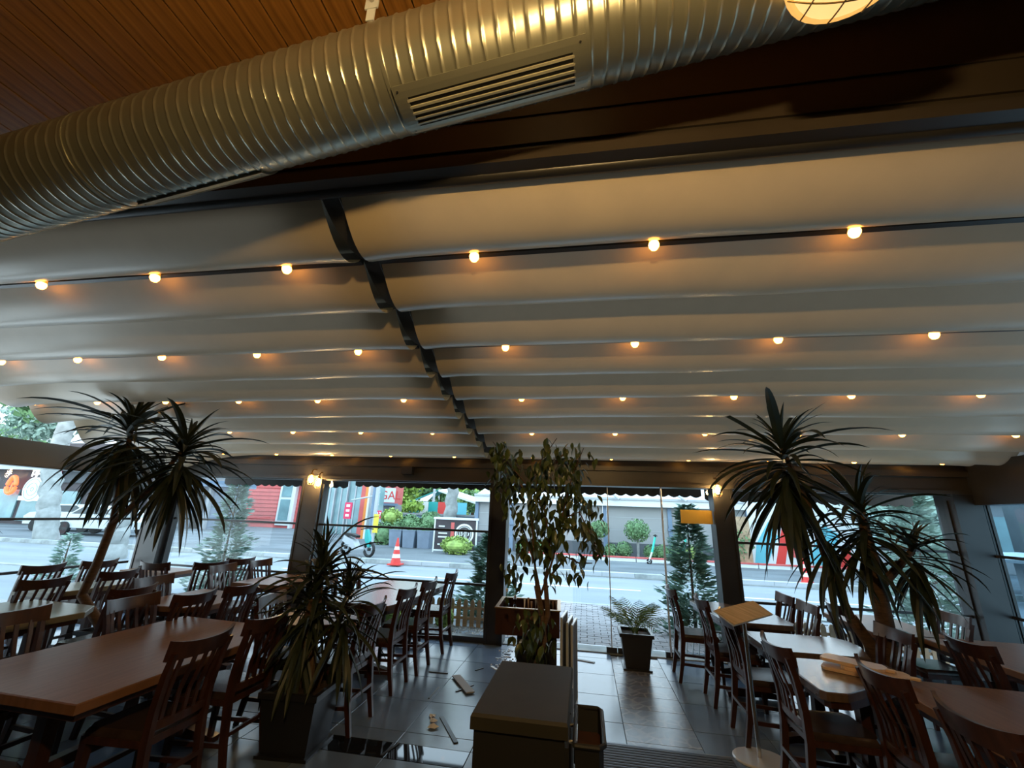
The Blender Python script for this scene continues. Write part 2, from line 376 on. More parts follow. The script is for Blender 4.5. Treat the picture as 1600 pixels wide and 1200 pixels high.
for r, (y, (px_, py_)) in enumerate(zip(BULB_BARS, RPX)):
    for i, (a, b) in enumerate(zip(px_, py_)):
        # x from the bulb's bearing, z from the bar
        p = at(a, b, y-.03); d = FW*F_PX + RT*(a-800) - UP*(b-600)
        x = p.x
        lab = 'glowing amber globe bulb, %s from the left on the %s' % (ORD[i], NAMES[r])
        o = empty('festoon_bulb', (x, y-.045, zb(y)-.02), 0, lab, 'light bulb', 'amber bulbs on the %s' % NAMES[r].split(',')[0])
        inst('socket', cap_me, o); inst('globe', bulb_me, o)
        MB().tube([(0,0,.02),(0,.02,.03)], .006, 6).build('bracket', 'dark_metal', o)

# ================================================================ DUCT
DA = Vector((-1, 1.2395, 3.4312)); DD = Vector((.99075535,-.03512511,.13103461)).normalized()
E1 = DD.cross(Vector((0,0,1))).normalized(); E2 = E1.cross(DD)
E1 = Vector((-.0354306,-.99937214,0)); E2 = Vector((-.13095234,.00464263,.99137779))
def dpt(s, ang, r): return DA + DD*s + (E1*math.cos(ang)+E2*math.sin(ang))*r
duct = empty('air_duct', tuple(DA), 0, 'fat round spiral-ribbed metal air duct with grilles, slung under the plank ceiling', 'duct')
DR = .2
def duct_section(s0, s1, name='duct_section'):
    pitch = .055; NA = 64; ds = .0045; ns = int((s1-s0)/ds); vs = []
    for i in range(ns+1):
        s = s0+(s1-s0)*i/ns
        for k in range(NA):
            a = 2*math.pi*k/NA; ph = ((s/pitch - a/(2*math.pi)) % 1.0); dd = min(ph, 1-ph)*pitch
            r = DR + .004*math.exp(-(dd/.0042)**2)
            vs.append(dpt(s, a, r)-DA)
    fs = [(i*NA+k, i*NA+(k+1)%NA, i*NA+NA+(k+1)%NA, i*NA+NA+k) for i in range(ns) for k in range(NA)]
    o = MB().add(vs, fs).build(name, 'duct', duct, True); return o
for s0, s1 in ((-4.6,-2.65),(-2.64,-1.2),(-1.19,.262),(.272,1.018),(1.028,2.6),(2.61,4.8)): duct_section(s0, s1)
def ring(s, wd=.02, r=.207, m='duct'):
    vs = [dpt(s+q, 2*math.pi*k/48, rr)-DA for q, rr in ((-wd/2,DR-.002),(-wd/2,r),(wd/2,r),(wd/2,DR-.002)) for k in range(48)]
    fs = [(i*48+k, i*48+(k+1)%48, i*48+48+(k+1)%48, i*48+48+k) for i in range(3) for k in range(48)]
    MB().add(vs, fs).build('joint_ring', m, duct, True)
for s in (-2.645,-1.195,.267,1.023,2.605): ring(s, .014, .2035)
def grille(s0, s1, a0, a1, nsl):
    g = MB(); nn = 12
    def patch(sa, sb_, aa, ab, r1, r2):
        vs = []; k = max(2, int(abs(ab-aa)/R(5)))
        for i in range(k+1):
            a = aa+(ab-aa)*i/k
            vs += [dpt(sa,a,r1)-DA, dpt(sb_,a,r1)-DA, dpt(sb_,a,r2)-DA, dpt(sa,a,r2)-DA]
        fs = [(0,1,2,3), tuple(4*k+q for q in (3,2,1,0))]
        for i in range(k):
            for q in range(4): fs.append((4*i+q, 4*i+4+q, 4*i+4+(q+1)%4, 4*i+(q+1)%4))
        return vs, fs
    m1 = R(12)
    for A_ in ((s0, s1, a0, a0+m1), (s0, s1, a1-m1, a1), (s0, s0+.05, a0+m1, a1-m1), (s1-.05, s1, a0+m1, a1-m1)): g.add(*patch(*A_, .199, .2115))
    fr = g.build('grille_frame', 'duct', duct)
    MB().add(*patch(s0+.04, s1-.04, a0+m1-R(1), a1-m1+R(1), .199, .2062)).build('grille_void', 'black', fr)
    ai, ao = a0+m1, a1-m1
    for j in range(nsl):
        a = ai+(ao-ai)*(j+.5)/nsl
        MB().add(*patch(s0+.045, s1-.045, a-R(1.3), a+R(1.1), .206, .2125)).build('slat', 'slat_metal', fr)
    for s in (s0+.02, s1-.02):
        for a in (a0+R(5), a1-R(5)):
            MB().tube([dpt(s,a,.21)-DA, dpt(s,a,.2145)-DA], .004, 8).build('screw', 'chrome', fr)
grille(.275, 1.015, R(-119), R(-60), 5)
grille(-1.12, -.45, R(-172), R(-118), 5)
# hanger bracket on the ceiling
for s in (.22, -3.0, 3.2):
    p = dpt(s, R(35), .205)-DA; hb = MB(); top = p+Vector((0,-.005,.16))
    hb.sweep([p, top], .035, .004, (0,1,0)); hb.box(p+Vector((0,-.004,.10)), (.055,.006,.08)); hb.build('hanger_strap', 'light_grey', duct)
    MB().tube([p+Vector((0,-.02,.10)), p+Vector((0,.0,.10))], .009, 10).build('bolt', 'chrome', duct)

# ================================================================ CEILING LAMPS (caged)
def cage_lamp(x, y, z, label, r=.125, glass='lamp_glass', top=3.58):
    root = empty('caged_lamp', (x, y, z), 0, label, 'ceiling lamp')
    MB().lathe([(r*.97,-.012),(r*1.02,0),(r*.95,.05),(r*.5,.075),(.02,.08)], 36).build('housing', 'lamp_trim', root, True)
    MB().lathe([(.005,-.045),(r*.45,-.041),(r*.8,-.026),(r*.94,-.006)], 36).build('diffuser', glass, root, True)
    cg = MB()
    for q in (-.5, 0, .5):
        for ax in (0, 1):
            pts = []
            for j in range(13):
                u = -1+2*j/12; hh = math.sqrt(max(0, 1-q*q)); a = u*hh*r*.98; bb = q*r*.98; rr = math.hypot(a, bb)/r
                pts.append(((a, bb) if ax == 0 else (bb, a)) + (-.055*(1-rr**2)-.012,))
            cg.tube(pts, .0028, 6)
    cg.build('cage', 'copper', root, True)
    MB().tube([(0,0,.07),(0,0,top-z)], .008, 8).build('stem', 'dark_metal', root)
    return root
cage_lamp(.83, .99, 3.385, 'round caged ceiling lamp with amber glass, beside the upper end of the duct', r=.188)
def globe_lamp(x, y, z, label, r=.12):
    root = empty('globe_lamp', (x, y, z), 0, label, 'ceiling lamp', 'globe lamps of the inner room, above and behind the view')
    MB().lathe([(r*math.sin(math.pi*i/12)+.001, -r*math.cos(math.pi*i/12)) for i in range(13)], 24).build('globe', 'room_lamp_glass', root, True)
    MB().lathe([(.03,r-.01),(.04,r+.01),(.03,r+.05),(.008,r+.06)], 16).build('cap', 'copper', root, True)
    MB().tube([(0,0,r+.05),(0,0,ceil_z(x)-z)], .006, 8).build('stem', 'dark_metal', root)
globe_lamp(.05, -.25, 3.05, 'glowing glass globe lamp hung over the viewer, before the duct grille', .06)
# ================================================================ CHAIRS
def crest_path(y0, z, half=.225, bulge=.045, n=8):
    return [(-half+2*half*i/n, y0-bulge*(1-(2*i/n-1)**2), z) for i in range(n+1)]
def make_chair():
    root = empty('dining_chair')
    s = MB().prism([(-.20,-.20),(.20,-.20),(.225,.20),(.18,.235),(-.18,.235),(-.225,.20)], .415, .45, 0); s.build('seat_frame', 'chair_wood', root)
    s = MB().prism([(-.19,-.185),(.19,-.185),(.215,.19),(.17,.225),(-.17,.225),(-.215,.19)], .45, .49, .02); s.build('seat_cushion', 'leather', root, True)
    for q in (-1, 1):
        MB().sweep([(q*.19,.19,.42),(q*.19,.195,.2),(q*.192,.20,0)], [.045,.038,.03], [.045,.038,.03], (0,1,0)).build('leg', 'chair_wood', root)
    for q in (-1, 1):
        MB().sweep([(q*.19,-.265,0),(q*.19,-.225,.2),(q*.188,-.20,.43),(q*.19,-.205,.60),(q*.198,-.235,.78),(q*.208,-.272,.90)], [.03,.034,.036,.034,.032,.028], [.036,.042,.048,.042,.036,.03], (0,1,0)).build('leg', 'chair_wood', root)
    c = MB()
    n = 10
    for (z0, z1, y0, hf) in ((.855,.945,-.262,.232),):
        vs = []
        for i in range(n+1):
            u = 2*i/n-1; x = hf*u; y = y0-.062*(1-u*u)+.022; lift = .022*abs(u)**3
            vs += [(x,y-.011+.004,z0),(x,y+.011+.004,z0),(x*1.02,y+.011-.02,z1+lift),(x*1.02,y-.011-.02,z1+lift)]
        fs = [(0,3,2,1), tuple(4*n+k for k in range(4))]
        for i in range(n):
            for k in range(4): fs.append((4*i+k, 4*i+(k+1)%4, 4*i+4+(k+1)%4, 4*i+4+k))
        c.add(vs, fs)
    c.build('crest_rail', 'chair_wood', root, True)
    MB().sweep([(x, y, z) for x, y, z in crest_path(-.20, .515, .19, .02, 6)], .022, .045, (0,0,1)).build('lower_rail', 'chair_wood', root)
    for k in range(5):
        u = (k-2)/2.4; x0 = .19*u*.86; x1 = .205*u*.86; b = .02*(1-u*u); b2 = .045*(1-u*u)
        MB().sweep([(x0,-.20-b,.53),(x0*1.02,-.212-b,.66),(x1,-.236-b2*.9,.78),(x1,-.258-b2,.87)], .026, .011, (0,1,0)).build('slat', 'chair_wood', root)
    for q in (-1, 1): MB().sweep([(q*.191,.195,.17),(q*.19,-.225,.19)], .02, .028).build('stretcher', 'chair_wood', root)
    MB().sweep([(-.19,.197,.24),(.19,.197,.24)], .02, .028).build('stretcher', 'chair_wood', root)
    MB().sweep([(-.19,-.235,.25),(.19,-.235,.25)], .018, .026).build('stretcher', 'chair_wood', root)
    return root
chair0 = make_chair(); used = [False]
def chair(x, y, face, label, group, rot=0):
    """x, y: middle of the crest rail; face: +x, -x, +y or -y"""
    rz = {'+x': -90, '-x': 90, '+y': 0, '-y': 180}[face] + rot
    a = R(rz); fx, fy = -math.sin(a), math.cos(a)
    o = chair0 if not used[0] else copy_tree(chair0); used[0] = True
    o.location = (x+.275*fx, y+.275*fy, 0); o.rotation_euler = (0,0,a)
    return tag(o, label, 'chair', group)
GA = 'chairs around the long front table'; GD = 'chairs along the window table beside the door'; GL = 'chairs at the tables in the left half'
GR = 'chairs at the tables right of the door'; GC = 'chairs by the side windows'
chair(-2.39, 2.72, '-x', 'large dark slat-back chair on the near right side of the big front table', GA)
chair(-2.38, 3.30, '-x', 'dark wooden slat-back chair between the big front table and the square-potted yucca', GA)
chair(-3.88, 3.50, '+x', 'dark chair whose broad crest rail shows behind the big front table edge', GA)
chair(-4.10, 2.80, '+x', 'dark wooden chair at the frame edge, between the pale table and the big front table', GA)
chair(-2.95, 1.66, '+y', 'dark wooden chair at the near end of the big front table, mostly below the frame', GA)
chair(-1.83, 6.25, '-x', 'dark wooden chair nearest the window at the table beside the door post', GD)
chair(-1.86, 5.43, '-x', 'dark wooden chair second from the window at the table beside the door post', GD)
chair(-1.90, 4.86, '-x', 'dark wooden chair third from the window, legs clear on the tiles by the door-side table', GD)
chair(-1.88, 4.02, '-x', 'dark wooden chair just behind the square-potted yucca, crest showing right of its leaves', GD)
chair(-3.20, 5.95, '+x', 'dark wooden chair behind the middle yucca, on the far side of the window table', GD)
chair(-3.12, 5.20, '+x', 'dark wooden chair hidden behind the middle yucca leaves, far side of the window table', GD)
chair(-2.92, 3.98, '+x', 'brown chair with a broad rail left of the middle yucca trunk', GD, 8)
chair(-3.53, 4.38, '-x', 'dark chair with a brightly lit crest rail at the pinkish table behind the front table', GL)
chair(-3.58, 3.86, '-x', 'dark wooden chair with curved back rising over the far edge of the front table', GL)
chair(-4.74, 4.45, '+x', 'dark chair on the far side of the pinkish table, slats against the pale tabletop', GL)
chair(-4.30, 3.88, '-x', 'dark curved-back chair right of the pale green-brown table', GL)
chair(-5.50, 3.98, '-x', 'dark chair backing onto the far left corner of the pale green-brown table', GL)
chair(-5.45, 4.68, '-x', 'dark chair right of the slanting yucca trunk, back to the room', GL)
chair(-6.02, 3.62, '-x', 'dark chair cut by the frame edge, left of the pale green-brown table', GL)
chair(-6.62, 4.72, '-x', 'brown chair by the side window, crest just under the lower rail', GC)
chair(-6.55, 5.32, '-x', 'brown chair by the side window, half behind the slanting yucca trunk', GC)
chair(-5.82, 5.42, '+y', 'dark chair with its back to the room before the broad corner pillar', GC)
chair(-4.92, 5.60, '+x', 'reddish chair in the window row, the nearer of the pair before the red clapboard house', GL)
chair(-5.26, 5.80, '-x', 'dark chair with fanned slats standing back to back with the reddish window chair', GL, -18)
chair(-4.90, 6.30, '+x', 'reddish chair closest to the glass, before the small conifer outside', GL)
chair(-5.28, 6.38, '-x', 'dark chair closest to the glass, back to back with the reddish one', GL, -15)
chair(1.02, 6.02, '+x', 'brown chair with blue-shining seat right beside the glass door edge', GR)
chair(1.22, 5.39, '+x', 'brown chair on the aisle, second from the glass door', GR)
chair(1.26, 4.62, '+x', 'dark chair standing right behind the menu stand pole', GR)
chair(1.31, 3.71, '+x', 'dark slender chair on the aisle just right of the menu stand base', GR)
chair(1.70, 3.24, '+x', 'big dark chair with its crest cutting across the wooden serving boards', GR)
chair(1.72, 2.62, '+x', 'nearest dark chair at the brown table in the lower corner', GR)
chair(2.32, 5.98, '-x', 'reddish chair at the window end, behind the menu plate', GR)
chair(2.33, 5.46, '-x', 'reddish chair facing the aisle at the table behind the menu stand', GR)
chair(2.66, 5.62, '+x', 'dark chair with tall bare slats between the pillar and the right yucca', GR)
chair(2.52, 4.44, '-x', 'dark chair half hidden behind the trunks of the right yucca', GR)
chair(3.62, 5.42, '-x', 'reddish chair far right before the window with the frosted shrubs', GR)
chair(2.86, 4.22, '+x', 'dark chair with curved crest right of the yucca, facing the corner table', GR)
chair(3.00, 3.55, '+x', 'dark chair at the right frame edge beyond the brown table', GR)

# ================================================================ TABLES
def table(poly, label, wood='table_wood', ht=.75, cols=2):
    cx = sum(p[0] for p in poly)/len(poly); cy = sum(p[1] for p in poly)/len(poly)
    x0, x1 = min(p[0] for p in poly), max(p[0] for p in poly); y0, y1 = min(p[1] for p in poly), max(p[1] for p in poly)
    cx, cy = (x0+x1)/2, (y0+y1)/2
    t = empty('dining_table', (cx, cy, 0), 0, label, 'table', 'wooden tables')
    lp = [(p[0]-cx, p[1]-cy) for p in poly]
    MB().prism(lp, ht-.05, ht, .006).build('table_top', wood, t)
    MB().prism([(p[0]*.93, p[1]*.95) for p in lp], ht-.095, ht-.05).build('apron', 'chair_wood', t)
    for s in ((-1,1) if cols == 2 else (0,)):
        yy = s*(y1-y0)*.30
        MB().sweep([(0,yy,.05),(0,yy,.12),(0,yy,.35),(0,yy,.62),(0,yy,ht-.09)], [.16,.09,.07,.08,.16], [.16,.09,.07,.08,.16], (0,1,0)).build('pedestal', 'chair_wood', t)
        MB().sweep([(-.30,yy,.025),(-.2,yy,.04),(0,yy,.06),(.2,yy,.04),(.30,yy,.025)], .08, [.045,.05,.07,.05,.045]).build('foot', 'chair_wood', t)
        if cols == 1: MB().sweep([(0,-.26,.025),(0,0,.05),(0,.26,.025)], .08, .05).build('foot', 'chair_wood', t)
    if cols == 2: MB().b2(-.03,.03,-(y1-y0)*.30,(y1-y0)*.30,.22,.28).build('stretcher', 'chair_wood', t)
    return t
table([(-3.12,2.18),(-2.56,2.16),(-2.545,3.32),(-2.86,3.80),(-3.66,3.85),(-3.70,2.55),(-3.55,2.20)], 'big brown wooden table with a cut corner, filling the lower left corner of the view')
table([(-5.68,2.75),(-4.62,2.75),(-4.57,3.70),(-4.77,3.93),(-5.60,3.97),(-5.69,3.6)], 'pale green-brown table behind the big brown one, at the frame edge', 'table_green')
table([(-4.62,4.10),(-3.95,4.12),(-3.80,4.28),(-3.82,4.50),(-4.22,5.00),(-4.62,5.05)], 'pinkish brown table between the front table and the window row')
table([(-2.95,4.92),(-2.70,4.88),(-2.13,4.86),(-2.06,5.1),(-1.99,6.50),(-2.10,6.56),(-2.90,6.56)], 'wooden table at the glass beside the door post, top shining blue', 'table_gloss')
table([(-2.95,3.86),(-2.42,3.86),(-2.20,4.02),(-2.14,4.2),(-2.14,4.42),(-2.95,4.42)], 'narrow wooden table mostly hidden behind the middle yucca', cols=1)
table([(-4.68,5.55),(-3.95,5.55),(-3.85,5.70),(-3.85,6.5),(-4.68,6.5)], 'wooden table at the window before the brown lit pillar', cols=1)
table([(-6.90,5.90),(-6.05,5.90),(-6.08,6.42),(-6.90,6.42)], 'pinkish wooden table at the foot of the broad corner pillar', cols=1)
table([(-6.30,4.25),(-5.78,4.25),(-5.72,4.5),(-5.72,5.15),(-6.30,5.2)], 'pale wooden table behind the slanting yucca trunk', 'table_green', cols=1)
table([(1.43,5.50),(1.60,5.34),(2.10,5.34),(2.16,5.46),(2.14,6.02),(1.70,6.5),(1.34,6.5)], 'wooden table with cut corners behind the menu stand, near the glass', 'table_gloss')
table([(1.50,4.45),(1.62,4.32),(2.24,4.33),(2.36,4.68),(2.36,4.86),(2.28,4.97),(1.50,4.97)], 'blue-shining table, second from the glass, across the aisle', 'table_gloss', cols=1)
table([(1.457,3.46),(1.48,3.42),(1.60,3.42),(2.25,3.90),(2.25,4.16),(1.62,4.16),(1.46,3.74)], 'pale turquoise-shining table corner carrying the wooden serving boards', 'table_gloss', cols=1)
table([(1.98,2.55),(2.72,2.55),(2.86,2.8),(2.84,3.79),(2.14,3.84),(1.99,3.5)], 'brown table in the lower corner beyond the nearest chair')
table([(2.82,5.25),(3.45,5.25),(3.50,5.4),(3.50,6.3),(2.82,6.3)], 'wooden table beside the corner window with frosted shrubs outside', cols=1)
table([(3.20,3.7),(4.15,3.7),(4.2,3.9),(4.2,5.3),(3.20,5.3)], 'reddish table at the right side window')
# serving boards on the turquoise table
for k, (x, y, rz, z) in enumerate(((1.88,3.88,R(-33),.752),(1.99,3.84,R(-30),.774),(1.90,3.92,R(-39),.796))):
    b = empty('serving_board', (x, y, z), rz, ['lowest','middle','topmost'][k]+' of the stacked pale wooden serving boards on the turquoise table', 'board', 'stacked serving boards')
    MB().prism([(-.20,-.11),(.20,-.11),(.24,-.05),(.24,.05),(.20,.11),(-.20,.11),(-.23,.07),(-.23,-.07)], 0, .02, .003).build('board', 'board_wood', b)
    MB().prism([(.23,-.025),(.30,-.02),(.31,.0),(.30,.02),(.23,.025)], .002, .018, .002).build('handle', 'board_wood', b); b.scale = (.8,.8,1)

# ================================================================ CABINET, CONSOLE, MENU STAND
cb = empty('service_cabinet', (-.30, 2.56, 0), R(0), 'black cabinet with a padded leather top in the lower middle', 'cabinet')
MB().b2(-.20,.20,-.36,.36,.03,.84).build('body', 'black', cb)
MB().prism([(-.215,-.375),(.215,-.375),(.215,.375),(-.215,.375)], .84, .90, .012).build('padded_top', 'black_leather', cb, True)
for k in range(2):
    d = MB().b2(.20,.216,-.34+.35*k,-.01+.35*k,.06,.80).build('door', 'black', cb)
    MB().tube([(.235,-.05+.1*k,.62),(.235,-.05+.1*k,.72)], .006, 8).build('handle', 'chrome', d)
MB().tube([(.215,-.28,.80),(.245,-.28,.80),(.245,-.12,.80),(.215,-.12,.80)], .008, 8).build('towel_bar', 'chrome', cb)
for q in (-1,1):
    for p in (-1,1): MB().b2(q*.16-.02,q*.16+.02,p*.31-.02,p*.31+.02,0,.03).build('foot', 'black', cb)
bn = empty('waste_bin', (.0, 2.44, 0), 0, 'narrow brown bin with rounded rim pressed against the black cabinet side', 'bin')
MB().add([(x*s_*1.0, y*s_, z) for z, s_ in ((.0,.8),(.80,1.0)) for x, y in ((-.06,-.19),(.045,-.19),(.065,-.16),(.065,.19),(.05,.215),(-.06,.215))],
   [(5,4,3,2,1,0)]+[(i,(i+1)%6,6+(i+1)%6,6+i) for i in range(6)]).build('body', 'black', bn)
MB().add([(x, y, .70) for x, y in ((-.055,-.18),(.04,-.18),(.058,-.15),(.058,.18),(.045,.205),(-.055,.205))], [(0,1,2,3,4,5)]).build('lining', 'chair_wood', bn)
MB().tube([(-.06,-.19,.80),(.045,-.19,.80),(.068,-.16,.80),(.068,.19,.80),(.05,.218,.80),(-.06,.218,.80),(-.06,-.19,.80)], .011, 8).build('rim', 'black', bn, True)

cs = empty('service_console', (-.56, 4.68, 0), R(3), 'dark wooden service station with an open cutlery tray on top', 'console')
MB().b2(-.10,.27,-.18,.20,.02,.68).build('base', 'black', cs)
bx = MB(); bx.b2(-.30,.30,-.27,-.25,.68,.90); bx.b2(-.30,.30,.25,.27,.68,.90); bx.b2(-.30,-.28,-.25,.25,.68,.90); bx.b2(.28,.30,-.25,.25,.68,.90)
bx.b2(-.28,.28,-.25,.25,.68,.72); bx.build('tray', 'chair_wood', cs)
MB().b2(-.31,.31,-.28,-.245,.90,.91).b2(-.31,.31,.245,.28,.90,.91).b2(-.31,-.275,-.245,.245,.90,.91).b2(.275,.31,-.245,.245,.90,.91).build('rim', 'copper', cs)
MB().b2(-.10,.10,-.19,-.18,.35,.60).build('door', 'black', cs)
def bottle(x, y, z, h, label):
    b = empty('glass_bottle', (x, y, z), 0, label, 'bottle', 'glass bottles in the cutlery tray')
    MB().lathe([(.012,0),(.034,.004),(.036,h*.5),(.030,h*.62),(.012,h*.75),(.011,h*.97),(.014,h)], 14).build('body', 'bottle_glass', b, True)
    MB().lathe([(.010,h),(.013,h+.004),(.013,h+.03),(.006,h+.034)], 10).build('stopper', 'white', b)
bottle(-.80, 4.72, .72, .27, 'tall clear glass bottle in the outer corner of the cutlery tray')
bottle(-.69, 4.56, .72, .24, 'shorter clear glass bottle in front in the cutlery tray')
for k in range(9):
    x = -.60+.037*k + (.02 if k > 4 else 0)
    c = MB(); h = .235+.015*math.sin(k*2.3); c.sweep([(0,0,0),(.0,.006,h*.7),(.0,.012,h)], [.009,.007,.02], [.003,.003,.006], (0,1,0))
    o = c.build('cutlery', 'paper' if k % 3 == 0 else 'board_wood', None, loc=(x, 4.60+.02*math.sin(k*1.9), .722), rz=.4*math.sin(k))
    tag(o, 'cutlery piece standing in the service station tray, %s from the bottles' % ORD[k], 'cutlery', 'cutlery in the tray')
# folded menu boards beside console
for k, (x, y0, z1) in enumerate(((-.215,4.42,.84),(-.165,4.52,.78),(-.125,4.62,.74))):
    mb = empty('menu_board', (x, y0+.2, 0), R(-6), ['tallest','middle','lowest'][k]+' of the upright white-edged menu boards leaning by the service station', 'board', 'upright menu boards')
    MB().b2(-.006,.006,-.16,.16,.04,z1).build('panel', 'tarp_dark', mb)
    f_ = MB(); f_.b2(-.011,.011,-.172,-.158,.0,z1+.01); f_.b2(-.011,.011,.158,.172,.0,z1+.01); f_.b2(-.011,.011,-.158,.158,z1-.004,z1+.01); f_.b2(-.011,.011,-.158,.158,.0,.03); f_.build('frame', 'white_metal', mb)

ms = empty('menu_stand', (1.31, 4.28, 0), 0, 'slim metal floor stand holding a wooden menu plate', 'stand')
MB().prism([(.17*math.cos(a)*(1.15 if abs(math.cos(a))>.5 else 1), .17*math.sin(a)) for a in [2*math.pi*i/28 for i in range(28)]], 0, .014, .005).build('base', 'white_metal', ms)
MB().tube([(0,0,.012),(-.005,-.0,.5),(-.01,-.01,.985)], .016, 12).build('pole', 'chrome', ms, True)
bl = at(1148,976,4.02); l_ = at(1117,953,4.10); tr_ = at(1180,938,4.52); r_ = at(1207,959,4.42)
o_ = Vector((1.31,4.28,0)); q = [bl-o_, r_-o_, tr_-o_, l_-o_]; nrm = (q[1]-q[0]).cross(q[3]-q[0]).normalized()
if nrm.z < 0: nrm = -nrm
q[2] = q[1]+q[3]-q[0]
MB().add([p-nrm*.012 for p in q]+[p for p in q], [(3,2,1,0),(4,5,6,7),(0,1,5,4),(1,2,6,5),(2,3,7,6),(3,0,4,7)]).build('menu_plate', 'menu', ms)
cq = (q[0]+q[2])/2
MB().add([cq+(p-cq)*1.04-nrm*.014 for p in q]+[cq+(p-cq)*1.04-nrm*.006 for p in q], [(3,2,1,0),(4,5,6,7),(0,1,5,4),(1,2,6,5),(2,3,7,6),(3,0,4,7)]).build('tray_edge', 'white_metal', ms)

# entrance mat: rubber base with ribs
em = empty('entrance_mat', (.53, 3.70, 0), 0, 'black ribbed entrance mat at the lower edge beside the cabinet', 'mat')
MB().b2(-.56,.56,-.53,.53,0,.008).build('backing', 'mat_rubber', em)
MB().b2(-.575,-.555,-.53,.53,0,.013).b2(.555,.575,-.53,.53,0,.013).b2(-.575,.575,.52,.54,0,.013).build('edge', 'mat_alu', em)
rib = MB().b2(-.55,.55,-.011,.011,.008,.015).mesh('rib', 'mat_rubber'); rib2 = MB().b2(-.55,.55,-.005,.005,.008,.013).mesh('rib', 'mat_alu')
for k in range(27):
    inst('rib', rib, em, (0,-.50+.038*k,0)); inst('rib', rib2, em, (0,-.481+.038*k,0))

# ---- debris on the floor
def strip(a, b, wd, label, m='tarp_dark', h=.008, z=.0):
    a = Vector((*a, z)); b = Vector((*b, z)); c = (a+b)/2; d = b-a
    o = MB().box((0,0,h/2), (d.length, wd, h)).build('offcut', m, None, loc=tuple(c), rz=math.atan2(d.y, d.x)); tag(o, label, 'offcut', 'offcuts on the tiles'); return o
strip((-1.287,4.35),(-1.035,3.949), .035, 'long dark offcut strip on the tiles left of the black cabinet', 'dark_metal')
strip((-1.441,5.322),(-1.168,4.906), .09, 'broad pale offcut lying crosswise over a thin one', 'tarp', .012, .009)
strip((-1.325,4.93),(-1.198,5.141), .02, 'thin dark offcut under the broad pale one', 'dark_metal')
strip((-1.783,5.392),(-1.559,5.40), .02, 'thin dark offcut on the tiles near the third window-table chair', 'dark_metal')
strip((-1.532,4.696),(-1.529,4.978), .015, 'thin dark offcut pointing at the door, left of the pale one', 'dark_metal')
strip((-1.468,3.838),(-1.52,3.64), .02, 'thin dark offcut on the polished black tile strip', 'dark_metal', .006)
strip((-.237,6.346),(.09,6.251), .045, 'grey offcut strip just inside the door before the palm', 'tarp')
strip((-1.135,5.763),(-1.046,5.666), .03, 'short white offcut left of the service station', 'white')
strip((-1.284,5.576),(-1.213,5.675), .015, 'tiny dark offcut left of the short white one', 'dark_metal')
strip((-1.063,6.289),(-.992,6.274), .04, 'short dark offcut near the door post foot', 'dark_metal')
for k, (x, y, s) in enumerate(((-1.373,4.34,.03),(-1.33,4.25,.035),(-1.30,4.15,.045),(-1.35,4.28,.02))):
    mbb = MB(); mbb.add([(s*math.cos(a)*(1+.3*math.sin(3*a+k)), s*math.sin(a), .003+.012*abs(math.sin(2*a+k))) for a in [i*math.pi/4 for i in range(8)]]+[(0,0,.03*s/.04),(0,0,0)], [(i,(i+1)%8,8) for i in range(8)]+[((i+1)%8,i,9) for i in range(8)])
    tag(mbb.build('tissue', 'paper', None, loc=(x,y,0)), ['upper outermost scrap','second highest scrap','lowest, largest scrap','small middle scrap'][k]+' of crumpled white tissue beside the long dark offcut', 'tissue', 'tissue scraps')
cr = MB()
for k in range(60):
    x = random.gauss(-1.02,.05); y = random.uniform(5.75,6.5); s = random.uniform(.006,.018)
    cr.box((x,y,s*.3), (s*1.6,s,s*.6), random.uniform(0,3))
o = cr.build('plaster_crumbs', 'white'); tag(o, 'trail of white plaster crumbs by the door post foot', 'crumbs', None, 'stuff')

# ================================================================ PLANTS
def blade_mesh(L, wd, droop, fold=.25, n=9, name='leaf', m='leaf', twist=0):
    """a strap leaf starting along +x, bending down by droop (radians)"""
    vs = []; p = Vector((0,0,0)); ang = 0
    for i in range(n+1):
        u = i/n; w_ = wd*(math.sin(math.pi*min(1, .18+u*.82))**.7 if u < .98 else .02) * (1 if u > .1 else .6)
        a = ang; t = Vector((math.cos(a),0,math.sin(a))); nn = Vector((-math.sin(a),0,math.cos(a))); tw = twist*u
        sd = Vector((0,math.cos(tw),0))+nn*math.sin(tw)
        vs += [p-sd*w_/2+nn*w_*fold, p, p+sd*w_/2+nn*w_*fold]
        p = p+t*(L/n); ang -= droop/n*(.4+1.2*u)
    fs = []
    for i in range(n):
        fs += [(3*i,3*i+3,3*i+4,3*i+1),(3*i+1,3*i+4,3*i+5,3*i+2)]
    return MB().add(vs, fs).mesh(name, m, True)
Y_DROOPS = (.15,.5,.9,1.3,1.7,2.1,2.5,2.9)
Y_LEAVES = [[blade_mesh(L, wd, dr, .22, 9, 'leaf', 'leaf', tw) for dr in Y_DROOPS] for L, wd, tw in ((.70,.06,.3),(.82,.075,-.4),(.92,.085,.2))]
Y_DRY = [blade_mesh(.5,.05,.7,.2,8,'leaf','leaf_dry',.6)]
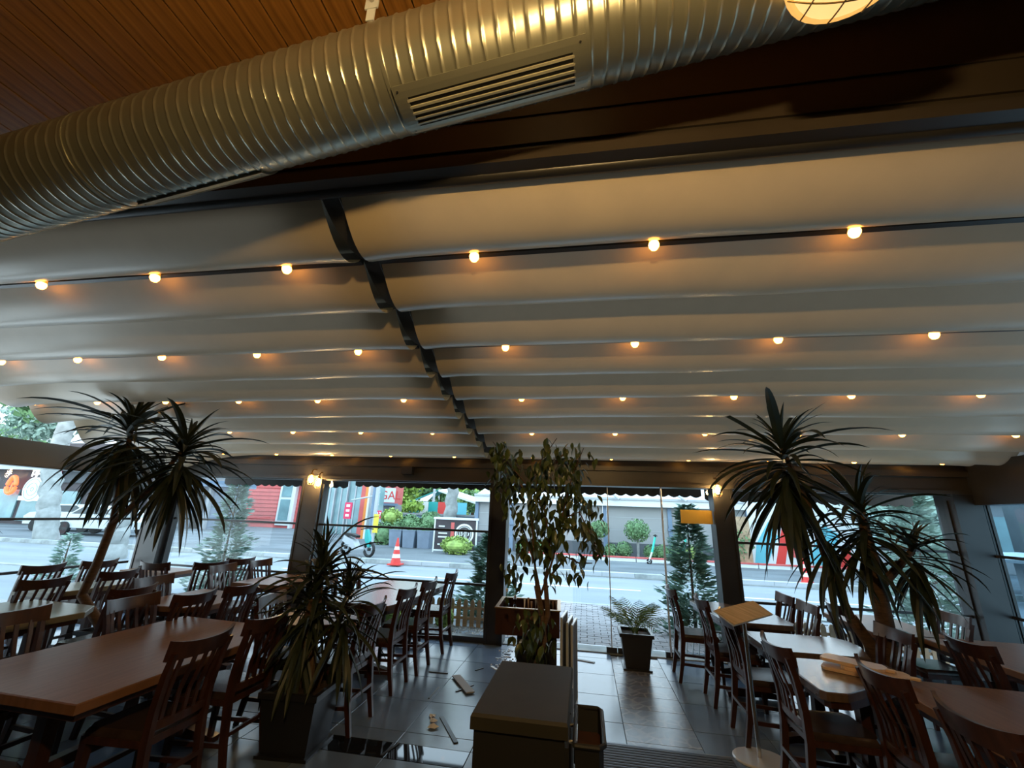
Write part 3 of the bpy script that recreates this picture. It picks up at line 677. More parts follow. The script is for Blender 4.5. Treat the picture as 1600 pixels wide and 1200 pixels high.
def crown(root, c, n, sc_=1.0, top=R(80), low=R(-55), hseg=.30):
    for i in range(n):
        u = i/(n-1); el = min(top, top+(low-top)*u+random.gauss(0, .16)); az = i*2.39996+random.uniform(-.35,.35)
        want = max(.1, (el+1.5)*random.uniform(.55,1.0)*(.25+1.5*min(u,.5)))
        k = min(range(8), key=lambda q_: abs(Y_DROOPS[q_]-want))
        me = Y_LEAVES[0 if u < .15 else random.choice((0,1,1,2,2))][k]
        if u > .8 and random.random() < .10: me = Y_DRY[0]
        s = sc_*random.uniform(.62,1.12)*(.8 if u < .15 else 1)
        inst('leaf', me, root, (c[0]+random.uniform(-.02,.02), c[1]+random.uniform(-.02,.02), c[2]+hseg*(.2-u)), (0, -el, az), (s,s,s))
def square_pot(root, wt, wb, h, m='pot', soil=True):
    p = MB(); a = wb/2; b = wt/2
    rings = [(a,0),(b,h-.04),(b+.02,h-.04),(b+.02,h),(b-.015,h),(b-.02,h-.05)]
    vs = [(sx*r, sy*r, z) for r, z in rings for sx, sy in ((-1,-1),(1,-1),(1,1),(-1,1))]
    fs = [(3,2,1,0)]+[(4*i+k,4*i+(k+1)%4,4*i+4+(k+1)%4,4*i+4+k) for i in range(5) for k in range(4)]+[(20,21,22,23)]
    p.add(vs, fs).build('pot', m, root)
    s_ = MB().prism([(-b+.025,-b+.025),(b-.025,-b+.025),(b-.025,b-.025),(-b+.025,b-.025)], h-.06, h-.035); s_.build('soil', 'soil', root)
# yucca by the side window: slanting trunk, two crowns
yl = empty('potted_yucca', (-5.12,4.42,0), 0, 'tall yucca with slanting trunk and two drooping crowns over the left tables', 'plant')
square_pot(yl, .34, .28, .42)
O = Vector((-5.12,4.42,0))
def rel(p): return Vector(p)-O
cA = rel(at(205,668,4.2)); cB = rel(at(288,702,4.25)); fork = rel(at(176,818,4.25))
MB().tube([(0,0,.36), rel(at(128,930,4.35)), rel(at(152,880,4.3)), fork], [.05,.048,.045,.042], 10).build('trunk', 'bark', yl, True)
MB().tube([fork, (fork+cA)/2+Vector((0,0,.05)), cA+Vector((0,0,.05))], [.036,.03,.022], 8).build('trunk', 'bark', yl, True)
MB().tube([fork, (fork+cB)/2+Vector((.05,0,-.02)), cB+Vector((0,0,.03))], [.034,.028,.02], 8).build('trunk', 'bark', yl, True)
crown(yl, cA, 125, 1.0, R(62), R(-75), .50); crown(yl, cB, 115, .95, R(62), R(-75), .45)
# a few fronds of another one at the frame edge
ye = empty('potted_yucca', (-6.35,3.0,0), 0, 'yucca at the left frame edge of which only a few leaf tips show', 'plant')
O = Vector((-6.35,3.0,0)); square_pot(ye, .3, .26, .4); ce = Vector((.05,.1,1.72))
MB().tube([(0,0,.35),(.03,.05,1.0),ce], [.045,.04,.03], 8).build('trunk', 'bark', ye, True); crown(ye, ce, 26, .85, R(60), R(-50), .3)
# middle yucca in the square pot
ym = empty('potted_yucca', (-2.20,3.60,0), R(4), 'low bushy yucca in a square black pot beside the front table', 'plant')
square_pot(ym, .42, .34, .42); O = Vector((-2.20,3.60,0))
MB().b2(-.20,.20,-.20,.20,0,.02).build('saucer', 'pot', ym)
c1 = rel(at(505,885,3.66)); c2 = rel(at(485,935,3.56)); c3 = rel(at(545,925,3.7))
for c_, b_ in ((c1,(.03,.02,.36)),(c2,(-.06,0,.36)),(c3,(.06,.05,.36))):
    MB().tube([b_, ((b_[0]+c_.x)/2,(b_[1]+c_.y)/2,(b_[2]+c_.z)/2), c_], [.032,.028,.02], 8).build('trunk', 'bark', ym, True)
crown(ym, c1, 90, .62, R(85), R(-70), .45); crown(ym, c2, 70, .58, R(70), R(-75), .50); crown(ym, c3, 70, .58, R(70), R(-75), .50)
# right yucca: three trunks
yr = empty('potted_yucca', (2.62,4.98,0), 0, 'tall many-stemmed yucca before the right windows', 'plant'); O = Vector((2.62,4.98,0))
square_pot(yr, .36, .30, .42)
YR = 4.55
d1 = rel(at(1222,705,YR)); d2 = rel(at(1345,800,YR)); d3 = rel(at(1425,860,YR+.1)); d4 = rel(at(1290,830,YR))
f1 = rel(at(1330,965,YR+.2))
MB().tube([(-.05,-.05,.36), rel(at(1362,1010,4.75)), f1], [.06,.055,.05], 10).build('trunk', 'bark', yr, True)
MB().tube([f1, rel(at(1300,900,YR+.05)), rel(at(1262,790,YR)), d1+Vector((0,0,.05))], [.036,.034,.03,.02], 8).build('trunk', 'bark', yr, True)
MB().tube([(.03,.0,.36), rel(at(1390,1010,4.7)), rel(at(1368,900,YR+.05)), d2], [.075,.07,.06,.035], 10).build('trunk', 'bark', yr, True)
MB().tube([rel(at(1372,920,YR+.05)), rel(at(1400,890,YR+.1)), d3], [.04,.034,.024], 8).build('trunk', 'bark', yr, True)
crown(yr, d1, 95, .97, R(64), R(-75), .50); crown(yr, d2, 70, .80, R(75), R(-70), .4); crown(yr, d3, 50, .68, R(60), R(-75), .3); crown(yr, d4, 34, .66, R(30), R(-80), .3)

# ficus behind the cabinet
fi = empty('potted_ficus', (-.40,3.72,0), 0, 'tall slender small-leaved ficus standing between cabinet and service station', 'plant'); O = Vector((-.40,3.72,0))
square_pot(fi, .34, .28, .38)
FY = 3.75
def fp(x, y, dy=0): return rel(at(x, y, FY+dy))
stems = []
base = [(-.02,0,.32),(.0,.02,.45), fp(848,1000), fp(842,960)]
MB().tube([(-.02,0,.32),(-.03,.02,.5), fp(850,1000), fp(845,950), fp(838,915)], [.03,.028,.026,.024,.02], 8).build('trunk', 'bark', fi, True)
MB().tube([(.02,0,.32),(.03,.0,.5), fp(842,1000), fp(856,960), fp(852,905)], [.03,.028,.026,.022,.016], 8).build('trunk', 'bark', fi, True)
br = MB(); tips = []
BR = [[(838,915),(835,870),(830,800),(845,720),(870,685)],[(852,905),(860,860),(850,790),(800,730),(770,690)],[(845,930),(835,880),(815,820),(790,770),(775,720)],[(845,930),(865,870),(880,800),(895,740),(912,700)],
      [(850,850),(880,810),(905,800),(930,850)],[(835,840),(815,860),(800,890),(795,910)],[(870,800),(895,770),(918,790),(925,840),(938,860)],[(830,780),(800,740),(780,745)],[(860,900),(885,870),(905,880),(925,880)],[(845,760),(862,730),(885,705)],[(848,960),(830,965),(820,985)],[(850,990),(835,1000),(828,1015)]]
for bi, b in enumerate(BR):
    dy0 = random.uniform(-.05,.05); dy1 = random.uniform(-.28,.28)
    pts = [fp(x, y, dy0*(1-i/(len(b)-1))+dy1*i/(len(b)-1) if i else 0) for i, (x, y) in enumerate(b)]
    br.tube(pts, [.010-.0018*min(i,4) for i in range(len(pts))], 6)
    tips.append(pts)
br.build('branch', 'bark', fi, True)
def small_leaf(L, wd, m):
    n = 5; vs = []
    for i in range(n+1):
        u = i/n; w_ = wd*math.sin(math.pi*min(.98, max(.04, u**.8)))
        z = -.25*L*u*u; vs += [(L*u,-w_/2,z+.15*w_),(L*u,0,z),(L*u,w_/2,z+.15*w_)]
    fs = []
    for i in range(n): fs += [(3*i,3*i+3,3*i+4,3*i+1),(3*i+1,3*i+4,3*i+5,3*i+2)]
    return vs, fs
lv, lf = small_leaf(.085,.042,'leaf_ficus')
fl_me = MB().add(lv, lf).mesh('leaf', 'leaf_ficus', True)
extra = MB(); cnt = 0
for i in range(900):
    w_ = [3,4,3,4,2,1.5,3,1.5,1.5,2,1.6,1.8]
    b = random.choices(tips, w_)[0]; j = random.randrange(max(0,len(b)-4), len(b)-1) if len(b) > 3 else random.randrange(len(b)-1)
    u = random.random(); p = b[j].lerp(b[j+1], u)+Vector((random.gauss(0,.055), random.gauss(0,.06), random.gauss(-.02,.06)))
    rot = (random.uniform(-.6,.6), random.uniform(.5,1.5), random.uniform(0,6.28)); s = random.uniform(.7,1.25)
    if i < 300: inst('leaf', fl_me, fi, p, rot, (s,s,s))
    else:
        from mathutils import Euler
        mt = Euler(rot).to_matrix(); extra.add([p+mt@(Vector(v)*s) for v in lv], lf)
o = extra.build('foliage', 'leaf_ficus', fi, True); o['kind'] = 'stuff'

# areca palm in the doorway
pa = empty('potted_palm', (.60,6.25,0), 0, 'small feathery palm in a square dark pot in the doorway', 'plant')
square_pot(pa, .37, .27, .40); MB().b2(-.17,.17,-.17,.17,0,.018).build('saucer', 'pot', pa)
def frond(L, droop, n=13):
    mb = MB(); p = Vector((0,0,0)); ang = 0; pts = []
    for i in range(n+1):
        pts.append((p.copy(), ang)); p = p+Vector((math.cos(ang),0,math.sin(ang)))*(L/n); ang -= droop/n*(.3+1.4*i/n)
    mb.tube([q[0] for q in pts], [.004*(1-.8*i/n) for i in range(n+1)], 5)
    for i in range(3, n+1):
        q, a = pts[i]; ll = L*.42*math.sin(math.pi*(.15+.8*(i/n)))
        for s in (-1,1):
            d = Vector((math.cos(a-.2)*.75, s*.75, math.sin(a-.2)*.75-.25)).normalized()
            e1 = q+d*ll*.55; e2 = q+d*ll+Vector((0,0,-ll*.25)); t = Vector((math.cos(a),0,math.sin(a)))*.006
            mb.add([q-t,q+t,e1+t*1.2,e1-t*1.2,e2], [(0,1,2,3),(3,2,4)])
    return mb.mesh('frond', 'leaf_palm', True)
FR = [frond(.50,1.5), frond(.56,2.1), frond(.52,1.0), frond(.46,2.5)]
for i in range(18):
    az = i*2.4; el = R(random.uniform(38,85)) if i > 3 else R(80)
    inst('frond', random.choice(FR), pa, (random.uniform(-.03,.03),random.uniform(-.03,.03),.37), (0,-el,az), (.95,.95,.95))

# ================================================================ DOOR: frameless glass leaves
dr = empty('door_1', (.31, WY, 0)); dr['kind'] = 'structure'
MB().b2(-1.49,1.49,-.05,.05,2.335,2.37).build('head_track', 'white_metal', dr)
MB().b2(-1.49,1.49,-.04,.04,2.37,2.5).build('head_panel', 'brown_metal', dr)
def leaf_(x0, x1, y, edge=None):
    MB().b2(x0,x1,y-.005,y+.005,.03,2.33).build('glass_leaf', 'glass', dr)
leaf_(-.50,.02,.02); leaf_(.03,.78,-.0); leaf_(.79,1.47,.02)
MB().tube([(.785,-.02,.03),(.785,-.02,2.33)], .014, 10).build('edge_post', 'white_metal', dr)
MB().b2(.015,.028,-.012,.012,.03,2.33).build('edge_seal', 'white_metal', dr)
for x0, x1 in ((-.05,.09),(.10,.28),(.72,.90)): MB().b2(x0,x1,-.03,.03,.012,.08).build('floor_patch', 'dark_metal', dr)
MB().b2(.68,.88,-.04,.04,2.29,2.34).build('top_patch', 'brown_metal', dr)
MB().b2(1.04,1.47,-.012,-.004,1.715,1.90).build('door_sticker', 'amber_sign', dr)
# low decorative grille at the right of the door, at the glass foot
og = empty('ornamental_grille', (1.62,6.95,0), 0, 'small pale zigzag grille standing behind the glass right of the door', 'grille')
for k in range(8): MB().sweep([(-.28+.08*k,0,.02),(-.24+.08*k,0,.30)], .008, .02, (0,1,0)).build('bar', 'light_grey', og); 
MB().b2(-.3,.34,-.008,.008,0,.02).b2(-.3,.34,-.008,.008,.30,.32).build('frame', 'light_grey', og)

# lanterns on the pillars, plus copies standing for their reflections
def lantern(x, y, z, label):
    root = empty('cage_lantern', (x, y, z), 0, label, 'lantern', 'cage lanterns under the front beam')
    MB().tube([(0,0,.16),(0,0,.13)], .012, 8).build('cap', 'copper', root, True)
    MB().lathe([(.008,.13),(.028,.12),(.03,.09),(.012,.085)], 14).build('socket', 'copper', root, True)
    MB().lathe([(.004,-.03),(.02,-.022),(.03,0),(.026,.035),(.014,.06),(.012,.085)], 16).build('bulb', 'lantern_bulb', root, True)
    cg = MB()
    for k in range(6):
        a = k*math.pi/3; c, s = math.cos(a), math.sin(a)
        cg.tube([(.03*c,.03*s,.10),(.055*c,.055*s,.05),(.055*c,.055*s,-.03),(.03*c,.03*s,-.065)], .0022, 5)
    for z_, r_ in ((.05,.055),(-.03,.055),(-.065,.03)): cg.tube([(r_*math.cos(t),r_*math.sin(t),z_) for t in [2*math.pi*i/16 for i in range(17)]], .0022, 5)
    cg.build('cage', 'copper', root, True)
    MB().tube([(0,0,.155),(0,.04,.19),(0,.12,.19)], .008, 8).build('arm', 'copper', root, True)
lantern(-4.40, 6.48, 2.16, 'lit cage lantern hanging on the brown pillar behind the middle yucca')
lantern(-4.29, 6.52, 2.11, 'glass reflection of the first cage lantern, built as a lower lit copy beside the brown pillar')  # lit copy added for the first lantern's reflection in the glass
lantern(1.82, 6.48, 2.15, 'lit cage lantern on the pillar right of the door')
lantern(2.78, 6.50, 2.10, 'glass reflection of a lit lantern, built as another lantern half hidden by the right yucca leaves')  # reflection in the pane, modelled as one more glowing lantern
# speaker box on the beam
o = MB().b2(-.09,.09,-.05,.05,-.06,.06).build('speaker_box', 'black', None, loc=(-2.78,6.545,2.36)); tag(o, 'small black speaker box on the front beam over the middle window', 'speaker')
# ================================================================ OUTSIDE
struct(MB().b2(-60, 40, 6.9, 10.15, -.12, -.03).build('near_pavement', 'asphalt'))
struct(MB().b2(-60, 40, 10.15, 14.9, -.2, -.04).build('road', 'asphalt'))
struct(MB().b2(-60, 40, 15.15, 60, -.2, -.005).build('far_pavement', 'asphalt_dark'))
# brick paving before the door
pv = MB(); y = 7.0; r_ = 0
while y < 10.05:
    x = -1.5+(r_ % 2)*.11
    while x < (4.2 if y > 7.68 else 1.9):
        pv.box((x+.105, y+.052, -.018+random.uniform(-.002,.003)), (.205,.1,.03)); x += .215
    y += .108; r_ += 1
o = pv.build('brick_paving', 'paver'); tag(o, 'pale brick paving between the door and the road', 'paving', None, 'stuff')
struct(MB().b2(-60, 40, 10.08, 10.22, -.2, .0).build('near_kerb', 'curb'))
for y0, x0, x1 in ((12.55,-9,1.4),(12.5,2.6,9)): struct(MB().b2(x0, x1, y0, y0+.12, -.05, -.036).build('road_line', 'road_paint'))
fk = struct(MB().b2(-60, 40, 14.92, 15.14, -.2, -.012).build('far_kerb', 'curb'))
ks = MB().b2(-.495,.495,-.11,.11,-.01,.11).mesh('kerb_stone', 'curb'); kd = MB().b2(-.495,.495,-.11,.11,-.01,.11).mesh('kerb_stone', 'light_grey')
for k in range(46): inst('kerb_stone', random.choice((ks, ks, kd)), fk, (-33+k*1.0, 15.03, 0), (0,0,random.uniform(-.004,.004)))
# gravel bed, picket fence, shrubs right outside the middle window
gb = MB()
for x0, x1 in ((-7.4,-1.6),(2.1,5.2)):
    for k in range(1500):
        x = random.uniform(x0, x1); y = random.uniform(6.98, 7.62); s = random.uniform(.012,.028); h = s*.7
        gb.add([(x-s,y,0-.03),(x,y-s,-.03),(x+s,y,-.03),(x,y+s,-.03),(x+random.uniform(-.3,.3)*s,y,-.03+h*1.5)], [(0,1,4),(1,2,4),(2,3,4),(3,0,4)])
o = gb.build('gravel', 'gravel'); tag(o, 'bed of grey pebbles along the foot of the windows outside', 'gravel', None, 'stuff')
def fence(x0, x1, y, label):
    f = empty('picket_fence', ((x0+x1)/2, y, 0), 0, label, 'fence'); h = (x1-x0)/2
    pm = MB().prism([(-.035,0),(.035,0),(.035,.01),(-.035,.01)], 0, .01)
    vs = []; 
    out = [(-.035,-.03),(.035,-.03),(.035,.33),(.02,.365),(0,.38),(-.02,.365),(-.035,.33)]
    vs = [(a,-.009,b) for a, b in out]+[(a,.009,b) for a, b in out]; n = 7
    me = MB().add(vs, [tuple(range(n)), tuple(range(n,2*n))[::-1]]+[((i+1)%n,i,n+i,n+(i+1)%n) for i in range(n)]).mesh('picket', 'picket')
    k = -h+.04
    while k < h: inst('picket', me, f, (k,0,0)); k += .115
    for z in (.09,.24): MB().b2(-h,h,.009,.024,z-.02,z+.02).build('rail', 'picket', f)
fence(-4.2, -1.45, 7.62, 'low wooden picket fence outside the middle window')
fence(2.1, 5.0, 7.66, 'low wooden picket fence outside the window right of the door')

def puff(mb, c, rad, n, s, shell=.75, cone=False, flat=.5):
    for i in range(n):
        while True:
            v = Vector((random.uniform(-1,1),random.uniform(-1,1),random.uniform(-1,1)))
            if .05 < v.length <= 1: break
        v = v.normalized()*(shell+(1-shell)*random.random())
        p = Vector((c[0]+v.x*rad[0], c[1]+v.y*rad[1], c[2]+v.z*rad[2]))
        nrm = (v+Vector((random.gauss(0,flat),random.gauss(0,flat),random.gauss(0,flat)))).normalized()
        a = nrm.orthogonal().normalized(); b = nrm.cross(a); th = random.uniform(0,6.28); a, b = a*math.cos(th)+b*math.sin(th), b*math.cos(th)-a*math.sin(th)
        q = s*random.uniform(.6,1.3)
        mb.add([p-a*q*.5, p+b*q*.32, p+a*q*.6, p-b*q*.32], [(0,1,2,3)])
def bush(name, c, rad, label, m='shrub', n=500, s=.09, cat='shrub', group=None, core=True, stem=None):
    r = empty(name, (c[0], c[1], max(0, c[2]-rad[2])), 0, label, cat, group); o = Vector(r.location)
    mb = MB(); cc = Vector(c)-o
    if core: mb.lathe([(max(.01,math.sin(math.pi*i/8))*rad[0]*.66, -math.cos(math.pi*i/8)*rad[2]*.66) for i in range(9)], 12, tuple(cc))
    puff(mb, cc, rad, int(n*1.4), s, .72)
    mb.build('foliage', m, r)
    if stem: MB().tube([(0,0,-o.z-.0),(0.02,0,(cc.z-rad[2]*.6))], stem, 8).build('stem', 'bark_pale', r)
    return r
def conifer(c, h, w_, label, m='conifer', n=900, s=.14, group=None):
    r = empty('conifer', c, 0, label, 'conifer', group); mb = MB()
    for i in range(n):
        u = random.random()**1.3; z = h*(.04+.95*u); rr = w_*(1-u)**.7*(.75+.25*math.sin(z*9+c[0])); az = random.uniform(0,6.28); rr *= .55+.55*abs(math.sin(az*1.5+z*4.3+c[0])); q = rr*random.uniform(.25,1.05)
        p = Vector((q*math.cos(az), q*math.sin(az), z-.1*q)); d = Vector((math.cos(az), math.sin(az), random.uniform(-.1,.45))).normalized()
        a = d*s*random.uniform(.6,1.5); b = d.cross(Vector((0,0,1))).normalized()*s*.14; up = Vector((0,0,s*.2*random.uniform(-1,1)))
        mb.add([p, p+a*.5+b+up, p+a, p+a*.5-b-up], [(0,1,2,3)])
        b2 = d.cross(Vector((0,0,1))).normalized()*s*.45
        mb.add([p+a*.3, p+a*.55+b2, p+a*.5+b2*1.5, p+a*.4+b2*.5], [(0,1,2,3)]); mb.add([p+a*.5, p+a*.75-b2, p+a*.7-b2*1.5, p+a*.6-b2*.5], [(0,1,2,3)])
    mb.build('foliage', m, r); MB().tube([(0,0,-.03),(0,0,h*.9)], [.03,.008], 6).build('trunk', 'bark', r)
    return r
conifer((-7.55,8.6,-.03), 2.5, .62, 'bluish conifer outside the window left of the brown pillar', 'conifer', 2600)
conifer((-1.75,8.3,-.03), 1.42, .70, 'feathery conifer outside beside the door post', 'conifer_dark', 1900)
conifer((1.75,8.2,-.03), 2.05, .68, 'dark feathery conifer just outside the glass door edge', 'conifer_dark', 2400)
conifer((5.6,8.8,-.03), 2.6, 1.0, 'big blurred conifer outside the window at the far right', 'conifer', 2000, .18)
conifer((-11.6,8.6,-.03), 1.0, .4, 'small conifer outside beyond the left side window', 'conifer', 400)
bush('lime_shrub', (-2.25,7.35,.14), (.16,.14,.17), 'small yellow-green shrub in the pebble bed before the picket fence', 'shrub_lime', 260, .06)
bush('lime_shrub', (-3.15,7.35,.16), (.22,.16,.19), 'yellow-green shrub in the pebble bed seen under the window table', 'shrub_lime', 260, .06)
bush('lime_shrub', (2.5,7.35,.14), (.2,.15,.17), 'yellow-green shrub in the pebble bed right of the door', 'shrub_lime', 260, .06)

# awning valance with scallops
def awning(x0, x1, yv, zt, zbm, label, yb=6.92, zbk=2.62):
    a = empty('awning', ((x0+x1)/2, yb, zbk), 0, label, 'awning'); h = (x1-x0)/2; dy = yv-yb
    MB().add([(-h,0,0),(h,0,0),(h,dy,zt-zbk),(-h,dy,zt-zbk),(-h,0,.012),(h,0,.012),(h,dy,zt-zbk+.012),(-h,dy,zt-zbk+.012)], [(3,2,1,0),(4,5,6,7),(0,1,5,4),(1,2,6,5),(2,3,7,6),(3,0,4,7)]).build('cloth', 'hem', a)
    n = int((x1-x0)/.17); vs = []; fs = []; st = 6
    for i in range(n*st+1):
        x = -h+(x1-x0)*i/(n*st); z = zbm-.035*abs(math.sin(math.pi*i/st))
        vs += [(x,dy,zt-zbk),(x,dy+.004,zt-zbk),(x,dy,z-zbk),(x,dy+.004,z-zbk)]
    for i in range(n*st):
        k = 4*i; fs += [(k,k+4,k+6,k+2),(k+1,k+3,k+7,k+5),(k+2,k+6,k+7,k+3)]
    MB().add(vs, fs).build('valance', 'hem', a)
    MB().tube([(-h,dy-.02,zt-zbk),(h,dy-.02,zt-zbk)], .018, 8).build('front_rail', 'dark_metal', a)
    for s in (-1,1): MB().tube([(s*(h-.05),.02,-.35),(s*(h-.05),dy-.04,zt-zbk-.02)], .014, 8).build('arm', 'dark_metal', a)
awning(-7.3,-4.55,7.9,2.36,2.155, 'dark awning with scalloped valance outside the left front window')
awning(-4.4,-1.3,7.9,2.40,2.19, 'dark awning with scalloped valance outside the middle window')
awning(-1.25,1.95,7.9,2.44,2.16, 'dark awning with scalloped valance outside over the door')
awning(2.0,5.1,7.9,2.40,2.11, 'dark awning with scalloped valance outside the window right of the door')
ol = empty('pendant_lamp', (.42,7.5,2.33), 0, 'small flat glowing lamp under the awning over the door', 'lamp')
MB().lathe([(.10,0),(.11,.008),(.06,.03),(.012,.04)], 20).build('shade', 'shade_glow', ol, True); MB().tube([(0,0,.03),(0,0,.20)], .004, 6).build('cord', 'black', ol)

# traffic cones
def cone(x, y, label, h=.85):
    r = empty('traffic_cone', (x,y,0), 0, label, 'traffic cone')
    MB().box((0,0,.02), (.42,.42,.04)).build('base', 'red', r)
    b = .15
    for i, (z0, z1, m) in enumerate(((.04,.26,'red'),(.26,.40,'white'),(.40,.56,'red'),(.56,.68,'white'),(.68,1,'red'))):
        ra = b*(1-z0)+.025; rb = b*(1-z1)+.025
        MB().lathe([(ra,z0*h),(rb,z1*h)], 16).build('band', m, r, True)
cone(-6.30,14.62,'red and white traffic cone on the far kerb outside the middle window')
cone(6.75,15.7,'red and white traffic cone on the far kerb behind the right yucca leaves')

# ---- tarp-walled restaurant across the road
TY = 22.6
def X(px_, Y=TY, py=810): return at(px_, py, Y).x
def Z(px_, py, Y=TY): return at(px_, py, Y).z
tb = empty('tarp_building', (0,TY,0), 0, 'low grey building with roller-blind walls and a white fascia across the road', 'building')
xl, xr = X(745), X(1168); zt = 2.32
cols_ = [745, 800, 945, 1046, 1118, 1168]
for a, b in zip(cols_[:-1], cols_[1:]):
    x0, x1 = X(a)+.1, X(b)-.1
    MB().b2(x0,x1,-.02,.02,.62,zt).build('blind', 'tarp', tb)
    MB().b2(x0,x1,-.04,.03,0,.62).build('low_wall', 'tarp_dark', tb)
    for z in (1.2,1.8): MB().b2(x0,x1,-.03,-.02,z-.008,z+.008).build('seam', 'light_grey', tb)
for a in cols_:
    c = MB().b2(X(a)-.09,X(a)+.09,-.12,.1,0,zt+.1).build('post', 'blue_grey', tb)
    MB().b2(X(a)-.13,X(a)+.13,-.17,-.1,1.25,1.35).build('clamp', 'blue_grey', c)
MB().b2(xl-.1,xr,-.35,.1,zt,zt+.38).build('fascia', 'white_paint', tb)
MB().b2(xl-.1,xr,-.42,-.35,zt+.30,zt+.40).build('gutter', 'light_grey', tb)
MB().add([(xl,-.3,zt+.38),(xr,-.3,zt+.38),(xr,5,zt+1.5),(xl,5,zt+1.5),(xl,5,zt),(xr,5,zt)], [(0,1,2,3),(0,3,4),(1,5,2)]).build('roof', 'white_paint', tb)
MB().b2(xl,xl+.1,0,5,0,zt+.3).build('side_wall', 'tarp', tb)
for a in (943, 1044): MB().tube([(X(a)+.2,-.3,zt+.75),(X(a)+.75,-.75,zt+.30)], .06, 8).build('roof_arm', 'light_grey', tb)
# planter border
bd = empty('planter_border', (2,20.2,0), 0, 'low red-edged planter border before the grey restaurant', 'border')
for k in range(11):
    x0 = X(820,20.2,870)-2+k*1.2
    MB().b2(x0,x0+1.16,-.12,.12,0,.14).build('border_block', 'white_paint', bd); MB().b2(x0,x0+1.16,-.14,.14,.14,.19).build('coping', 'red_clap', bd)
# topiary balls
GB = 'round shrubs before the grey restaurant'
for px_, py, rr, lab in ((843,863,.33,'small round shrub seen through the ficus leaves before the grey restaurant'),(954,862,.34,'small round shrub between the two ball trees'),(975,861,.40,'bigger round shrub leaning on the second ball tree'),(1017,864,.35,'round shrub behind the first scooter'),(1035,866,.36,'round shrub between the two scooters, by the door edge post'),(1057,866,.40,'round shrub behind the second scooter'),(1083,868,.38,'yellowish round shrub half behind the dark conifer'),(815,860,.3,'round shrub at the left end of the red-edged border')):
    p = at(px_, py, 20.9); bush('round_shrub', (p.x,20.9,rr), (rr,rr,rr), lab, 'shrub' if px_ != 1083 else 'shrub_lime', 420, .08, 'shrub', GB)
for px_, rr, lab in ((937,.46,'smaller ball tree with pale stem before the grey restaurant'),(996,.60,'larger ball tree with pale stem before the grey restaurant')):
    p = at(px_, 842, 20.9); bush('ball_tree', (p.x,20.9,1.25), (rr,rr,rr*.88), lab, 'shrub', 800, .09, 'tree', 'ball trees', stem=.06)
# scooters
def scooter(px_, label, flip=1):
    p = at(px_, 870, 19.6); r = empty('kick_scooter', (p.x,19.6,0), R(8), label, 'scooter', 'parked kick scooters')
    wm = [( .085*math.cos(a), 0, .085*math.sin(a)+.09) for a in [2*math.pi*i/16 for i in range(17)]]
    for s in (0, .95): MB().tube([(q[0]+s, q[1], q[2]) for q in wm], .035, 8, False).lathe([(.03,-.03),(.03,.03)], 8, (s,0,.09)).build('wheel', 'black', r, True)
    MB().sweep([(.13,0,.13),(.45,0,.115),(.85,0,.14)], .17, .05).build('deck', 'white_paint', r)
    MB().tube([(.0,0,.14),(.12,0,.42),(.16,0,.50)], .035, 8).build('fork', 'white_paint', r, True)
    MB().tube([(.14,0,.46),(.30,0,1.05)], .045, 8).build('stem', 'mint', r, True)
    MB().tube([(.31,-.24,1.10),(.33,0,1.14),(.31,.24,1.10)], .022, 6).build('handlebar', 'black', r)
    MB().tube([(.30,0,1.03),(.32,0,1.14)], .03, 8).build('head', 'black', r)
    MB().sweep([(.85,0,.16),(.97,0,.21),(1.05,0,.16)], .12, .012).build('fender', 'white_paint', r)
scooter(1014,'teal-stemmed kick scooter parked before the round shrubs, left of the door edge post')
scooter(1062,'second teal-stemmed kick scooter, right of the door edge post')

# ---- sign panel with the round emblem
sg = empty('notice_board', (at(711,840,19.9).x,19.9,0), 0, 'white-framed board with a big round emblem beside the planter boxes', 'sign')
hw = .96
MB().b2(-hw,hw,-.02,.02,.10,1.42).build('panel', 'dark_shop', sg)
f_ = MB(); f_.b2(-hw-.06,-hw,-.05,.04,0,1.46); f_.b2(hw,hw+.06,-.05,.04,0,1.46); f_.b2(-hw-.1,hw+.1,-.07,.05,1.42,1.52); f_.b2(-hw,hw,-.05,.04,.06,.12); f_.build('frame', 'white_paint', sg)
for z, l in ((1.12,.28),(.82,.42),(.66,.42),(.34,.36)): MB().b2(-.80,-.80+l,-.028,-.02,z-.03,z+.03).build('text_bar', 'white_paint', sg)
MB().b2(-.22,-.06,-.028,-.02,.45,1.30).build('side_stripe', 'red_clap', sg)
em_ = MB()
def ringp(cx, cz, r0_, r1_, y, n=32):
    vs = []; fs = []
    for i in range(n):
        a = 2*math.pi*i/n
        vs += [(cx+r0_*math.cos(a),y,cz+r0_*math.sin(a)),(cx+r1_*math.cos(a),y,cz+r1_*math.sin(a))]
    for i in range(n): fs.append((2*i,2*i+1,(2*i+3)%(2*n),(2*i+2)%(2*n)))
    em_.add(vs, fs)
ringp(.42,.82,.36,.44,-.026); ringp(.42,.82,.30,.325,-.026)
for k in range(9):
    x = .42-.22+.055*k; h_ = .14+.09*math.sin(k*1.3+1)
    em_.sweep([(x,-.026,.82-h_),(x+.03*math.sin(k*2),-.026,.82),(x+.02,-.026,.82+h_*.9)], .024, .006, (0,1,0))
em_.build('emblem', 'white', sg)
bush('lime_shrub', (at(713,855,19.3).x,19.3,.35), (.75,.4,.42), 'bright lime shrub at the foot of the round-emblem board', 'shrub_lime', 700, .12)
